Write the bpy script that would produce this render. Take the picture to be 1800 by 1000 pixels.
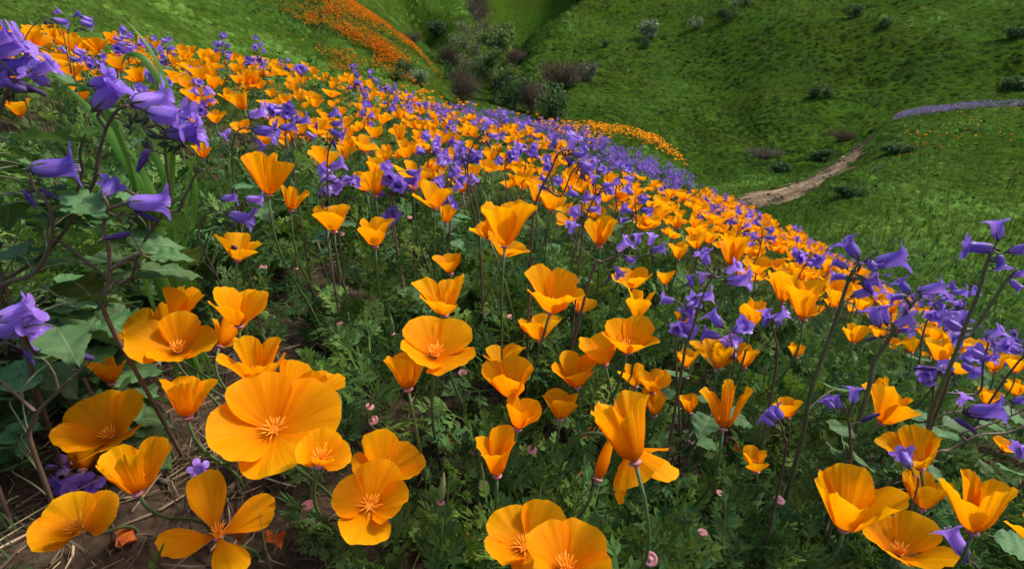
import bpy, math, random
import numpy as np
from mathutils import Vector, Matrix

random.seed(7)
rng = np.random.default_rng(7)
scene = bpy.context.scene
for o in list(bpy.data.objects):
    bpy.data.objects.remove(o)
C = scene.collection
R = math.radians

# ------------------------------------------------------------------ camera
PITCH = R(25.0)            # looking down the flowering slope
F = 900.0                  # focal length in pixels of the 1800 px wide photograph
cP, sP = math.cos(PITCH), math.sin(PITCH)
cd = bpy.data.cameras.new('camera')
cam = bpy.data.objects.new('camera', cd)
C.objects.link(cam)
cam.location = (0, 0, 0)
cam.rotation_euler = (math.pi / 2 - PITCH, 0, 0)
cd.sensor_width = 36.0
cd.lens = 18.0
cd.clip_start = 0.02
cd.clip_end = 2000.0
cd.dof.use_dof = True
cd.dof.focus_distance = 0.55
cd.dof.aperture_fstop = 15.0
scene.camera = cam
scene.render.resolution_x, scene.render.resolution_y = 1024, 568

# ------------------------------------------------------------------ light
SUN_AZ, SUN_EL = R(68.0), R(50.0)
w = bpy.data.worlds.new('World')
scene.world = w
w.use_nodes = True
nt = w.node_tree
nt.nodes.clear()
sky = nt.nodes.new('ShaderNodeTexSky')
sky.sky_type = 'NISHITA'
sky.sun_disc = False
sky.sun_elevation = SUN_EL
sky.sun_rotation = SUN_AZ
sky.air_density = 1.0
sky.dust_density = 2.5
bg = nt.nodes.new('ShaderNodeBackground')
bg.inputs['Strength'].default_value = 0.15
out = nt.nodes.new('ShaderNodeOutputWorld')
nt.links.new(sky.outputs[0], bg.inputs[0])
nt.links.new(bg.outputs[0], out.inputs[0])
sd = bpy.data.lights.new('sun', 'SUN')
sd.energy = 2.0
sd.angle = R(8.0)
sd.color = (1.0, 0.94, 0.84)
so = bpy.data.objects.new('sun', sd)
C.objects.link(so)
sdir = Vector((math.sin(SUN_AZ) * math.cos(SUN_EL), math.cos(SUN_AZ) * math.cos(SUN_EL), math.sin(SUN_EL)))
so.rotation_euler = sdir.to_track_quat('Z', 'Y').to_euler()
so.location = (0, 0, 30)
vs = scene.view_settings
vs.view_transform = 'Standard'
vs.look = 'None'
vs.exposure = 1.06
vs.gamma = 1.0
vs.use_curve_mapping = False

# ------------------------------------------------------------------ pixel <-> place
def ray(u, v):
    a = (np.asarray(u, float) - 900.0) / F
    b = (500.0 - np.asarray(v, float)) / F
    return np.stack([a, cP + b * sP, -sP + b * cP], -1)
def at(u, v, Z):
    return ray(u, v) * np.asarray(Z, float)[..., None]
def project(p):
    p = np.asarray(p, float)
    Z = p[..., 1] * cP - p[..., 2] * sP
    Zs = np.where(np.abs(Z) < 1e-6, 1e-6, Z)
    return 900 + F * p[..., 0] / Zs, 500 - F * (p[..., 1] * sP + p[..., 2] * cP) / Zs, Z

# ------------------------------------------------------------------ noise
def _hash(ix, iy, seed):
    h = (ix.astype(np.int64) * 374761393 + iy.astype(np.int64) * 668265263 + seed * 974711) & 0xFFFFFFFF
    h = ((h ^ (h >> 13)) * 1274126177) & 0xFFFFFFFF
    h = h ^ (h >> 16)
    return (h & 0xFFFFFF) / float(0xFFFFFF)
def vnoise(x, y, seed=0):
    x = np.asarray(x, float); y = np.asarray(y, float)
    ix, iy = np.floor(x), np.floor(y)
    fx, fy = x - ix, y - iy
    fx = fx * fx * fx * (fx * (fx * 6 - 15) + 10); fy = fy * fy * fy * (fy * (fy * 6 - 15) + 10)
    a = _hash(ix, iy, seed); b = _hash(ix + 1, iy, seed); c = _hash(ix, iy + 1, seed); d = _hash(ix + 1, iy + 1, seed)
    return (a + (b - a) * fx) * (1 - fy) + (c + (d - c) * fx) * fy - 0.5
def fbm(x, y, seed=0, oct=4):
    s = 0; amp = 1.0
    for k in range(oct):
        s = s + amp * vnoise(x * 2 ** k + 17.3 * k, y * 2 ** k - 9.1 * k, seed + k)
        amp *= 0.5
    return s
def smooth(a, b, x):
    t = np.clip((np.asarray(x, float) - a) / (b - a), 0, 1)
    return t * t * (3 - 2 * t)

# ------------------------------------------------------------------ mesh helpers
def finish(me, mat, smooth_shade=True):
    if mat is not None:
        me.materials.append(mat)
    if smooth_shade and len(me.polygons):
        me.polygons.foreach_set('use_smooth', np.ones(len(me.polygons), dtype=bool))
    return me
def tri_mesh(name, V, T, mat, col=None, smooth_shade=False):
    V = np.asarray(V, np.float32); T = np.asarray(T, np.int32)
    me = bpy.data.meshes.new(name)
    me.vertices.add(len(V)); me.vertices.foreach_set('co', V.ravel())
    me.loops.add(T.size); me.loops.foreach_set('vertex_index', T.ravel())
    me.polygons.add(len(T)); me.polygons.foreach_set('loop_start', np.arange(0, T.size, 3, dtype=np.int32))
    me.update(calc_edges=True)
    if col is not None:
        c = np.ones((len(V), 4), np.float32); c[:, :3] = col
        at_ = me.color_attributes.new('Col', 'FLOAT_COLOR', 'POINT')
        at_.data.foreach_set('color', c.ravel())
    return finish(me, mat, smooth_shade)
def poly_mesh(name, V, Fc, mat, uv=None, smooth_shade=True):
    me = bpy.data.meshes.new(name)
    me.from_pydata([tuple(map(float, p)) for p in V], [], [tuple(map(int, f)) for f in Fc])
    if uv is not None:
        lay = me.uv_layers.new(name='UVMap')
        vi = np.empty(len(me.loops), np.int32); me.loops.foreach_get('vertex_index', vi)
        lay.data.foreach_set('uv', np.asarray(uv, np.float32)[vi].ravel())
    me.update()
    return finish(me, mat, smooth_shade)
def link(name, data, parent=None, loc=None):
    o = bpy.data.objects.new(name, data)
    C.objects.link(o)
    if parent is not None:
        o.parent = parent
    if loc is not None:
        o.location = tuple(float(q) for q in loc)
    return o
def tag(o, label=None, cat=None, group=None, kind=None):
    if label: o['label'] = label
    if cat: o['category'] = cat
    if group: o['group'] = group
    if kind: o['kind'] = kind
    return o
def empty(name, loc, label, cat, group=None):
    o = link(name, None, None, loc)
    o.empty_display_size = 0.02
    return tag(o, label, cat, group)
def tri_faces(Fc):
    T = []
    for f in Fc:
        for k in range(1, len(f) - 1):
            T.append((f[0], f[k], f[k + 1]))
    return np.array(T, np.int32).reshape(-1, 3)
class MB:
    """collects pieces into one mesh"""
    def __init__(s): s.V = []; s.F = []; s.UV = []; s.n = 0
    def add(s, V, Fc, UV=None):
        V = np.asarray(V, float)
        s.V.append(V); s.F += [tuple(int(i) + s.n for i in f) for f in Fc]
        s.UV.append(np.zeros((len(V), 2)) if UV is None else np.asarray(UV, float))
        s.n += len(V)
    def mesh(s, name, mat, sm=True):
        return poly_mesh(name, np.concatenate(s.V), s.F, mat, np.concatenate(s.UV), sm)
    def arrays(s):
        return np.concatenate(s.V), tri_faces(s.F)
def frame_from(z):
    z = np.asarray(z, float); z = z / np.linalg.norm(z)
    h = np.array([0, 0, 1.0]) if abs(z[2]) < 0.9 else np.array([1.0, 0, 0])
    x = np.cross(h, z); x /= np.linalg.norm(x)
    return np.stack([x, np.cross(z, x), z], 1)      # columns
def tube(pts, rad, n=6, cap=True):
    pts = np.asarray(pts, float); m = len(pts)
    rad = np.broadcast_to(np.asarray(rad, float), (m,))
    tang = np.gradient(pts, axis=0)
    fr = frame_from(tang[0]); x = fr[:, 0]
    V = []; ang = np.arange(n) * 2 * math.pi / n
    for i in range(m):
        t = tang[i] / (np.linalg.norm(tang[i]) + 1e-12)
        x = x - t * np.dot(x, t); x /= np.linalg.norm(x) + 1e-12
        y = np.cross(t, x)
        V.append(pts[i] + rad[i] * (np.cos(ang)[:, None] * x + np.sin(ang)[:, None] * y))
    Fc = []
    for i in range(m - 1):
        for k in range(n):
            k2 = (k + 1) % n
            Fc.append((i * n + k, i * n + k2, (i + 1) * n + k2, (i + 1) * n + k))
    if cap:
        Fc.append(tuple((m - 1) * n + k for k in range(n)))
    UV = np.stack([np.tile(ang / 6.283, m), np.repeat(np.linspace(0, 1, m), n)], 1)
    return np.concatenate(V), Fc, UV
def bez(p0, p1, p2, p3, n=12):
    t = np.linspace(0, 1, n)[:, None]
    p0, p1, p2, p3 = (np.asarray(p, float) for p in (p0, p1, p2, p3))
    return (1 - t) ** 3 * p0 + 3 * t * (1 - t) ** 2 * p1 + 3 * t * t * (1 - t) * p2 + t ** 3 * p3
def spline(pts, n=24):
    pts = np.asarray(pts, float)
    if len(pts) < 3:
        t = np.linspace(0, 1, n)[:, None]
        return pts[0] * (1 - t) + pts[-1] * t
    P = np.vstack([2 * pts[0] - pts[1], pts, 2 * pts[-1] - pts[-2]])
    res = []; m = len(pts) - 1; per = max(2, n // m)
    for i in range(m):
        for k in range(per):
            t = k / per
            a, b, c, d = P[i:i + 4]
            res.append(0.5 * (2 * b + (c - a) * t + (2 * a - 5 * b + 4 * c - d) * t * t + (3 * b - a - 3 * c + d) * t ** 3))
    res.append(pts[-1])
    return np.array(res)
def in_poly(u, v, poly):
    u = np.asarray(u, float); v = np.asarray(v, float)
    inside = np.zeros(u.shape, bool); n = len(poly)
    for i in range(n):
        x1, y1 = poly[i]; x2, y2 = poly[(i + 1) % n]
        c = (y1 > v) != (y2 > v)
        with np.errstate(divide='ignore', invalid='ignore'):
            xi = (x2 - x1) * (v - y1) / ((y2 - y1) if y2 != y1 else 1e-9) + x1
        inside ^= c & (u < xi)
    return inside
def scatter(protos, idx, pos, rot, scl):
    """join copies of prototype triangle meshes: rot (N,3,3), scl (N,), pos (N,3) -> V, T, copy index per vertex"""
    Vs, Ts, Is = [], [], []; n = 0
    for k, (PV, PT) in enumerate(protos):
        sel = np.where(idx == k)[0]
        if not len(sel): continue
        V = np.einsum('nij,vj->nvi', rot[sel] * scl[sel][:, None, None], PV) + pos[sel][:, None, :]
        m = len(PV)
        T = PT[None] + (np.arange(len(sel)) * m)[:, None, None] + n
        Vs.append(V.reshape(-1, 3)); Ts.append(T.reshape(-1, 3)); Is.append(np.repeat(sel, m))
        n += len(sel) * m
    return np.concatenate(Vs), np.concatenate(Ts), np.concatenate(Is)
def rot_z(a):
    a = np.asarray(a, float); c, s = np.cos(a), np.sin(a); z = np.zeros_like(a); o = np.ones_like(a)
    return np.stack([np.stack([c, -s, z], -1), np.stack([s, c, z], -1), np.stack([z, z, o], -1)], -2)
def rot_y(a):
    a = np.asarray(a, float); c, s = np.cos(a), np.sin(a); z = np.zeros_like(a); o = np.ones_like(a)
    return np.stack([np.stack([c, z, s], -1), np.stack([z, o, z], -1), np.stack([-s, z, c], -1)], -2)
def rot_x(a):
    a = np.asarray(a, float); c, s = np.cos(a), np.sin(a); z = np.zeros_like(a); o = np.ones_like(a)
    return np.stack([np.stack([o, z, z], -1), np.stack([z, c, -s], -1), np.stack([z, s, c], -1)], -2)

# ------------------------------------------------------------------ materials
class N:
    def __init__(s, name):
        s.m = bpy.data.materials.new(name); s.m.use_nodes = True
        s.t = s.m.node_tree; s.t.nodes.clear()
        s.out = s.t.nodes.new('ShaderNodeOutputMaterial')
    def n(s, kind, **kw):
        x = s.t.nodes.new('ShaderNode' + kind)
        for k, v in kw.items():
            if k in x.inputs.keys() if isinstance(k, str) else False:
                x.inputs[k].default_value = v
            else:
                setattr(x, k, v)
        return x
    def l(s, a, b): s.t.links.new(a, b)
    def noise(s, scale, vec=None, detail=3.0, rough=0.55):
        x = s.t.nodes.new('ShaderNodeTexNoise'); x.inputs['Scale'].default_value = scale
        x.inputs['Detail'].default_value = detail; x.inputs['Roughness'].default_value = rough
        if vec is not None: s.l(vec, x.inputs['Vector'])
        return x.outputs['Fac']
    def ramp(s, fac, stops):
        x = s.t.nodes.new('ShaderNodeValToRGB'); e = x.color_ramp.elements
        while len(e) > 1: e.remove(e[-1])
        e[0].position = stops[0][0]; e[0].color = (*stops[0][1], 1)
        for p, c in stops[1:]:
            q = e.new(p); q.color = (*c, 1)
        s.l(fac, x.inputs['Fac'])
        return x.outputs['Color']
    def math(s, op, a, b=None):
        x = s.t.nodes.new('ShaderNodeMath'); x.operation = op
        for i, q in enumerate((a, b)):
            if q is None: continue
            if isinstance(q, (int, float)): x.inputs[i].default_value = q
            else: s.l(q, x.inputs[i])
        return x.outputs[0]
    def mixc(s, fac, a, b, mode='MIX'):
        x = s.t.nodes.new('ShaderNodeMix'); x.data_type = 'RGBA'; x.blend_type = mode
        for i, q in zip((0, 6, 7), (fac, a, b)):
            if isinstance(q, (int, float)): x.inputs[i].default_value = q
            elif isinstance(q, tuple): x.inputs[i].default_value = (*q, 1)
            else: s.l(q, x.inputs[i])
        return x.outputs[2]
    def bump(s, h, strength, dist):
        x = s.t.nodes.new('ShaderNodeBump'); x.inputs['Strength'].default_value = strength
        x.inputs['Distance'].default_value = dist; s.l(h, x.inputs['Height'])
        return x.outputs[0]
    def hsv(s, col, h=None, sat=None, val=None):
        x = s.t.nodes.new('ShaderNodeHueSaturation')
        s.l(col, x.inputs['Color'])
        for key, q in (('Hue', h), ('Saturation', sat), ('Value', val)):
            if q is None: continue
            if isinstance(q, (int, float)): x.inputs[key].default_value = q
            else: s.l(q, x.inputs[key])
        return x.outputs[0]
    def maprange(s, v, a, b, c, d):
        x = s.t.nodes.new('ShaderNodeMapRange'); s.l(v, x.inputs[0])
        for i, q in enumerate((a, b, c, d)): x.inputs[i + 1].default_value = q
        return x.outputs[0]
    def shade(s, col, rough=0.6, normal=None, trans=0.0, tcol=None, spec=0.4, sheen=0.0):
        p = s.t.nodes.new('ShaderNodeBsdfPrincipled')
        if isinstance(col, tuple): p.inputs['Base Color'].default_value = (*col, 1)
        else: s.l(col, p.inputs['Base Color'])
        if isinstance(rough, (int, float)): p.inputs['Roughness'].default_value = rough
        else: s.l(rough, p.inputs['Roughness'])
        p.inputs['Specular IOR Level'].default_value = spec
        if sheen: p.inputs['Sheen Weight'].default_value = sheen
        if normal is not None: s.l(normal, p.inputs['Normal'])
        if trans > 0:
            t = s.t.nodes.new('ShaderNodeBsdfTranslucent')
            c = col if tcol is None else tcol
            if isinstance(c, tuple): t.inputs['Color'].default_value = (*c, 1)
            else: s.l(c, t.inputs['Color'])
            if normal is not None: s.l(normal, t.inputs['Normal'])
            mx = s.t.nodes.new('ShaderNodeMixShader'); mx.inputs[0].default_value = trans
            s.l(p.outputs[0], mx.inputs[1]); s.l(t.outputs[0], mx.inputs[2]); s.l(mx.outputs[0], s.out.inputs[0])
        else:
            s.l(p.outputs[0], s.out.inputs[0])
        return s.m
    def pos(s):
        return s.t.nodes.new('ShaderNodeNewGeometry').outputs['Position']
    def objrand(s):
        return s.t.nodes.new('ShaderNodeObjectInfo').outputs['Random']
    def island(s):
        return s.t.nodes.new('ShaderNodeNewGeometry').outputs['Random Per Island']
    def uv(s):
        x = s.t.nodes.new('ShaderNodeUVMap'); x.uv_map = 'UVMap'
        sp = s.t.nodes.new('ShaderNodeSeparateXYZ'); s.l(x.outputs[0], sp.inputs[0])
        return x.outputs[0], sp.outputs[0], sp.outputs[1]
    def attr(s, name='Col'):
        x = s.t.nodes.new('ShaderNodeAttribute'); x.attribute_name = name
        return x.outputs['Color']
    def scalev(s, vec, sc):
        x = s.t.nodes.new('ShaderNodeMapping'); x.inputs['Scale'].default_value = sc; s.l(vec, x.inputs['Vector'])
        return x.outputs[0]

def mat_petal():
    s = N('poppy_petal'); uvv, ux, vy = s.uv()
    col = s.ramp(vy, [(0.0, (0.74, 0.17, 0.001)), (0.2, (0.92, 0.275, 0.0012)), (0.45, (0.97, 0.345, 0.0015)), (0.85, (0.985, 0.395, 0.002)), (1.0, (0.99, 0.455, 0.004))])
    streak = s.noise(1.0, s.scalev(uvv, (26.0, 1.6, 1.0)), 4.0, 0.6)
    val = s.maprange(streak, 0.25, 0.75, 0.85, 1.08)
    col = s.hsv(col, s.maprange(s.objrand(), 0, 1, 0.492, 0.507), 1.0, val)
    blot = s.noise(1.0, s.scalev(uvv, (3.0, 3.0, 1.0)), 2.0)
    col = s.mixc(s.maprange(blot, 0.45, 0.8, 0.0, 0.30), col, (0.98, 0.42, 0.008))
    vein = s.noise(1.0, s.scalev(uvv, (60.0, 2.0, 1.0)), 2.0)
    tc = s.mixc(1.0, col, (1.0, 0.98, 0.6), 'MULTIPLY')
    return s.shade(col, 0.5, s.bump(vein, 0.45, 0.0010), 0.55, tc, 0.05, 0.0)
def mat_simple(name, col, rough=0.6, trans=0.0, var=0.12, nscale=0, spec=0.35, bump=0.0, bscale=300):
    s = N(name)
    c = s.t.nodes.new('ShaderNodeRGB'); c.outputs[0].default_value = (*col, 1)
    q = s.hsv(c.outputs[0], None, None, s.maprange(s.objrand(), 0, 1, 1 - var, 1 + var))
    if nscale:
        nz = s.noise(nscale, s.pos(), 3)
        q = s.hsv(q, s.maprange(nz, 0.3, 0.7, 0.485, 0.515), None, s.maprange(nz, 0.25, 0.75, 0.75, 1.25))
    nrm = s.bump(s.noise(bscale, s.pos(), 3), bump, 0.001) if bump else None
    return s.shade(q, rough, nrm, trans, None, spec)
def mat_bell():
    s = N('bell_corolla'); uvv, ux, vy = s.uv()
    col = s.ramp(vy, [(0.0, (0.50, 0.35, 0.72)), (0.22, (0.36, 0.20, 0.70)), (0.55, (0.30, 0.145, 0.68)), (0.8, (0.28, 0.12, 0.69)), (1.0, (0.31, 0.15, 0.74))])
    rib = s.noise(1.0, s.scalev(uvv, (22.0, 1.0, 1.0)), 3.0)
    col = s.hsv(col, s.maprange(s.objrand(), 0, 1, 0.487, 0.512), s.maprange(s.objrand(), 0, 1, 1.02, 0.9), s.math('MULTIPLY', s.maprange(rib, 0.25, 0.75, 0.78, 1.22), s.maprange(s.objrand(), 0, 1, 0.72, 1.12)))
    return s.shade(col, 0.38, s.bump(rib, 0.5, 0.0009), 0.42, s.hsv(col, 0.5, 0.95, 1.1), 0.4, 0.0)
def mat_attr(name, rough=0.6, trans=0.3, spec=0.3, tint=(1.0, 1.0, 0.55)):
    s = N(name); c = s.attr()
    c = s.hsv(c, s.maprange(s.island(), 0, 1, 0.488, 0.512), None, s.maprange(s.island(), 0, 1, 0.72, 1.3))
    return s.shade(c, rough, None, trans, s.mixc(1.0, c, tint, 'MULTIPLY') if trans else None, spec)
def mat_bleaf():
    s = N('bell_plant_leaf'); uvv, ux, vy = s.uv()
    nz = s.noise(90.0, s.pos(), 4)
    col = s.ramp(nz, [(0.25, (0.048, 0.105, 0.034)), (0.55, (0.080, 0.165, 0.055)), (0.8, (0.120, 0.215, 0.080))])
    ax = s.math('ABSOLUTE', s.math('SUBTRACT', ux, 0.5))
    mid = s.math('LESS_THAN', ax, 0.018)
    ph = s.math('FRACT', s.math('ADD', s.math('MULTIPLY', vy, 7.0), s.math('MULTIPLY', ax, -5.0)))
    side = s.math('MULTIPLY', s.math('LESS_THAN', ph, 0.11), 0.55)
    vein = s.math('MAXIMUM', mid, side)
    col = s.mixc(vein, col, (0.15, 0.21, 0.10))
    col = s.hsv(col, s.maprange(s.objrand(), 0, 1, 0.485, 0.515), None, s.maprange(s.objrand(), 0, 1, 0.75, 1.25))
    h = s.math('SUBTRACT', s.math('MULTIPLY', nz, 0.6), vein)
    return s.shade(col, 0.52, s.bump(h, 0.55, 0.0012), 0.22, s.mixc(1.0, col, (1.1, 1.2, 0.5), 'MULTIPLY'), 0.15, 0.0)
def mat_soil():
    s = N('ground_soil'); p = s.pos()
    fine = s.noise(110.0, p, 6, 0.65); big = s.noise(7.0, p, 4)
    soil = s.ramp(fine, [(0.2, (0.022, 0.015, 0.010)), (0.5, (0.060, 0.042, 0.028)), (0.8, (0.125, 0.092, 0.062))])
    soil = s.hsv(soil, None, None, s.maprange(big, 0.3, 0.7, 0.65, 1.2))
    g1 = s.noise(2.3, p, 8, 0.62); g2 = s.noise(0.16, p, 5, 0.55)
    grass = s.ramp(g1, [(0.25, (0.014, 0.030, 0.004)), (0.5, (0.028, 0.060, 0.006)), (0.75, (0.052, 0.095, 0.010))])
    grass = s.hsv(grass, s.maprange(g2, 0.3, 0.7, 0.478, 0.508), None, s.maprange(g2, 0.3, 0.7, 0.8, 1.2))
    col = s.mixc(s.attr('Cover'), soil, grass)
    h = s.math('ADD', s.math('MULTIPLY', fine, 0.006), s.math('MULTIPLY', g1, 0.05))
    return s.shade(col, 0.95, s.bump(h, 0.6, 1.0), 0, None, 0.0)
M = {}
M['petal'] = mat_petal()
M['stamen'] = mat_simple('stamen', (0.90, 0.33, 0.010), 0.55, 0, 0.15)
M['rim'] = mat_simple('receptacle_rim', (0.50, 0.20, 0.20), 0.5, 0.15, 0.2, 260)
M['stem'] = mat_simple('poppy_stem', (0.085, 0.135, 0.045), 0.5, 0, 0.2, 120)
M['capsule'] = mat_simple('seed_capsule', (0.17, 0.19, 0.07), 0.5, 0.1, 0.2, 200)
M['bell'] = mat_bell()
M['wilted'] = mat_simple('wilted_bell', (0.075, 0.030, 0.17), 0.7, 0.1, 0.3, 300)
M['filament'] = mat_simple('filament', (0.55, 0.46, 0.62), 0.5, 0.2, 0.05)
M['calyx'] = mat_simple('calyx', (0.085, 0.075, 0.055), 0.65, 0.1, 0.2, 200)
M['bud'] = mat_simple('bud_coil', (0.040, 0.042, 0.026), 0.75, 0, 0.25, 300)
M['pstem'] = mat_simple('bell_plant_stem', (0.115, 0.072, 0.048), 0.55, 0, 0.15, 60, 0.4)
M['gstem'] = mat_simple('green_bell_plant_stem', (0.105, 0.110, 0.048), 0.55, 0, 0.15, 60, 0.4)
M['bleaf'] = mat_bleaf()
M['blade'] = mat_simple('grass_blade', (0.10, 0.23, 0.028), 0.45, 0.42, 0.25, 25)
M['foliage'] = mat_attr('ferny_leaf', 0.6, 0.34, 0.08)
M['grass'] = mat_attr('hill_grass', 0.9, 0.2, 0.0)
M['farflower'] = mat_attr('far_flower', 0.6, 0.35, 0.05, (1, 1, 1))
M['litter'] = mat_attr('dry_litter', 0.8, 0.0, 0.2)
M['soil'] = mat_soil()
M['deadpetal'] = mat_simple('dried_petal', (0.48, 0.10, 0.012), 0.6, 0.2, 0.25, 150)
M['bark'] = mat_simple('bark', (0.12, 0.10, 0.08), 0.85, 0, 0.2, 5)

# ================================================================== terrain
# node table: azimuth -> (distance, tangent of elevation seen from the camera) beyond the rim of the flowering slope
COLS = {
 -180: [(6,-.2),(10,-.15),(20,-.1),(28,-.05),(45,0),(65,.05),(80,.1),(250,.2)],
 -135: [(5,-.08),(12,.02),(24,.1),(34,.15),(50,.2),(65,.25),(90,.28),(250,.33)],
 -90: [(5,-.1),(14,0),(28,.1),(36,.15),(50,.22),(65,.27),(90,.3),(250,.35)],
 -50: [(4.5,-.1),(10,.0),(19,.1),(27,.17),(42,.24),(60,.28),(90,.3),(250,.35)],
 -35: [(5.5,-.12),(12,-.035),(22,.1),(31,.15),(45,.21),(62,.25),(90,.28),(250,.35)],
 -27: [(6.5,-.14),(14,-.065),(25,.09),(34,.13),(50,.17),(65,.22),(90,.26),(250,.33)],
 -20: [(8,-.16),(16,-.08),(28,.085),(36,.09),(50,.09),(65,.15),(90,.2),(250,.3)],
 -16.3: [(8,-.17),(17,-.09),(27,.066),(36,.03),(50,.02),(65,.08),(90,.16),(250,.28)],
 -12.3: [(8,-.18),(17,-.10),(26,.024),(36,-.04),(50,-.02),(65,.05),(90,.14),(250,.26)],
 -9.2: [(8,-.19),(17,-.12),(25,-.011),(36,-.06),(50,-.03),(65,.03),(90,.12),(250,.25)],
 -7: [(8,-.2),(17,-.13),(23,-.075),(32,-.08),(50,-.03),(65,.03),(90,.11),(250,.25)],
 -4: [(8,-.2),(17,-.14),(23,-.10),(32,-.075),(50,-.02),(65,.03),(90,.10),(250,.25)],
 -0.75: [(8,-.2),(17,-.15),(25,-.11),(34,-.07),(48,-.02),(56,-.004),(80,-.03),(250,.22)],
 3: [(7.5,-.19),(14,-.165),(24,-.13),(34,-.075),(47,-.01),(58,.030),(80,.0),(250,.22)],
 5.5: [(6.8,-.18),(9.5,-.15),(16,-.17),(32,-.105),(45,-.03),(60,.050),(80,.03),(250,.25)],
 8: [(6.8,-.195),(9.5,-.148),(16,-.19),(30,-.12),(45,-.035),(62,.078),(80,.10),(250,.27)],
 12: [(6.8,-.225),(9.5,-.156),(15,-.21),(29,-.14),(45,-.05),(63,.06),(80,.13),(250,.28)],
 16.5: [(6.5,-.265),(9.3,-.178),(14,-.24),(27,-.165),(44,-.06),(63,.06),(80,.13),(250,.28)],
 19.6: [(6,-.3),(9,-.225),(13,-.275),(26,-.19),(40,-.09),(61,.06),(78,.14),(250,.28)],
 22.5: [(6,-.34),(9,-.30),(13,-.265),(22,-.215),(34,-.135),(58,.055),(76,.14),(250,.28)],
 25: [(6,-.355),(9,-.32),(12,-.25),(20,-.22),(29,-.165),(56,.05),(74,.15),(250,.28)],
 29.4: [(6,-.35),(9,-.28),(13,-.218),(20,-.21),(29.5,-.152),(54,.05),(72,.15),(250,.28)],
 32.2: [(6,-.34),(9,-.26),(14.5,-.173),(21.5,-.195),(31,-.145),(53,.05),(70,.15),(250,.28)],
 34.2: [(6,-.34),(9,-.25),(16,-.128),(22.5,-.165),(32,-.125),(52,.05),(69,.15),(250,.28)],
 35.9: [(6,-.34),(9,-.245),(16.5,-.1),(23,-.14),(33,-.105),(52,.05),(68,.15),(250,.28)],
 40.2: [(6,-.34),(9,-.24),(17.5,-.084),(24.5,-.12),(34,-.085),(51,.05),(67,.15),(250,.28)],
 43.5: [(6,-.35),(9,-.24),(18,-.077),(25,-.11),(35,-.075),(50,.05),(66,.16),(250,.28)],
 55: [(6,-.37),(9,-.26),(19,-.07),(26,-.1),(36,-.06),(50,.06),(66,.16),(250,.28)],
 90: [(6,-.38),(10,-.28),(20,-.1),(28,-.1),(45,-.03),(65,.05),(80,.12),(250,.28)],
 135: [(6,-.35),(10,-.25),(20,-.12),(28,-.08),(45,-.02),(65,.05),(80,.12),(250,.25)],
 180: [(6,-.2),(10,-.15),(20,-.1),(28,-.05),(45,0),(65,.05),(80,.1),(250,.2)],
}
# rim of the flowering slope: pixels along the tops of its plants, distance, plant height
RIM = [(0, 52, 2.4, .17), (300, 97, 3.0, .17), (560, 130, 3.6, .16), (760, 182, 4.5, .16), (1000, 222, 5.0, .2), (1130, 275, 4.6, .2),
       (1250, 335, 4.0, .2), (1420, 425, 2.9, .2), (1650, 548, 1.95, .2), (1800, 605, 1.6, .2)]
PL = (-0.46, -0.28, -0.06)      # the near slope: height, fall to the right, fall ahead
TH = np.arange(-180, 180.01, 0.25)
keys = sorted(COLS)
NR = np.array([[np.interp(TH, keys, [math.log(COLS[k][j][0]) for k in keys])] for j in range(8)])[:, 0]
NE = np.array([[np.interp(TH, keys, [COLS[k][j][1] for k in keys])] for j in range(8)])[:, 0]
rt, rr, rz = [], [], []
for (u, v, r_, sub) in RIM:
    d = ray(u, v); h = math.hypot(d[0], d[1])
    rt.append(math.degrees(math.atan2(d[0], d[1]))); rr.append(r_); rz.append(d[2] / h * r_ - sub)
dev = [z - (PL[0] + PL[1] * r_ * math.sin(R(t)) + PL[2] * r_ * math.cos(R(t))) for t, r_, z in zip(rt, rr, rz)]
rim_r = np.interp(TH, [-180, -75] + rt + [75, 180], [2.2, 2.2] + rr + [1.6, 2.2])
rim_dev = np.interp(TH, [-180, -75] + rt + [75, 180], [0, 0] + dev + [0, 0])
ker = np.exp(-0.5 * (np.arange(-12, 13) / 4.0) ** 2); ker /= ker.sum()
def sm_th(a):
    return np.convolve(np.concatenate([a[-13:-1], a, a[1:13]]), ker, 'valid')
NR = np.array([sm_th(a) for a in NR]); NE = np.array([sm_th(a) for a in NE])
rim_r = sm_th(rim_r); rim_dev = sm_th(rim_dev)
def pchip(x, y, xq):
    h = np.diff(x); d = np.diff(y) / h
    m = np.zeros_like(y)
    for i in range(1, len(x) - 1):
        if d[i - 1] * d[i] > 0:
            w1 = 2 * h[i] + h[i - 1]; w2 = h[i] + 2 * h[i - 1]
            m[i] = (w1 + w2) / (w1 / d[i - 1] + w2 / d[i])
    m[0] = d[0]; m[-1] = d[-1]
    k = np.clip(np.searchsorted(x, xq) - 1, 0, len(x) - 2)
    t = np.clip((xq - x[k]) / h[k], 0, 1)
    return (y[k] * (1 + 2 * t) * (1 - t) ** 2 + m[k] * h[k] * t * (1 - t) ** 2 + y[k + 1] * t * t * (3 - 2 * t) + m[k + 1] * h[k] * t * t * (t - 1))
LS = np.linspace(math.log(0.03), math.log(260.0), 620)
ZT = np.empty((len(TH), len(LS)))
FR = np.array([.012, .03, .06, .1, .16, .24, .34, .45, .57, .7, .84])
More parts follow.
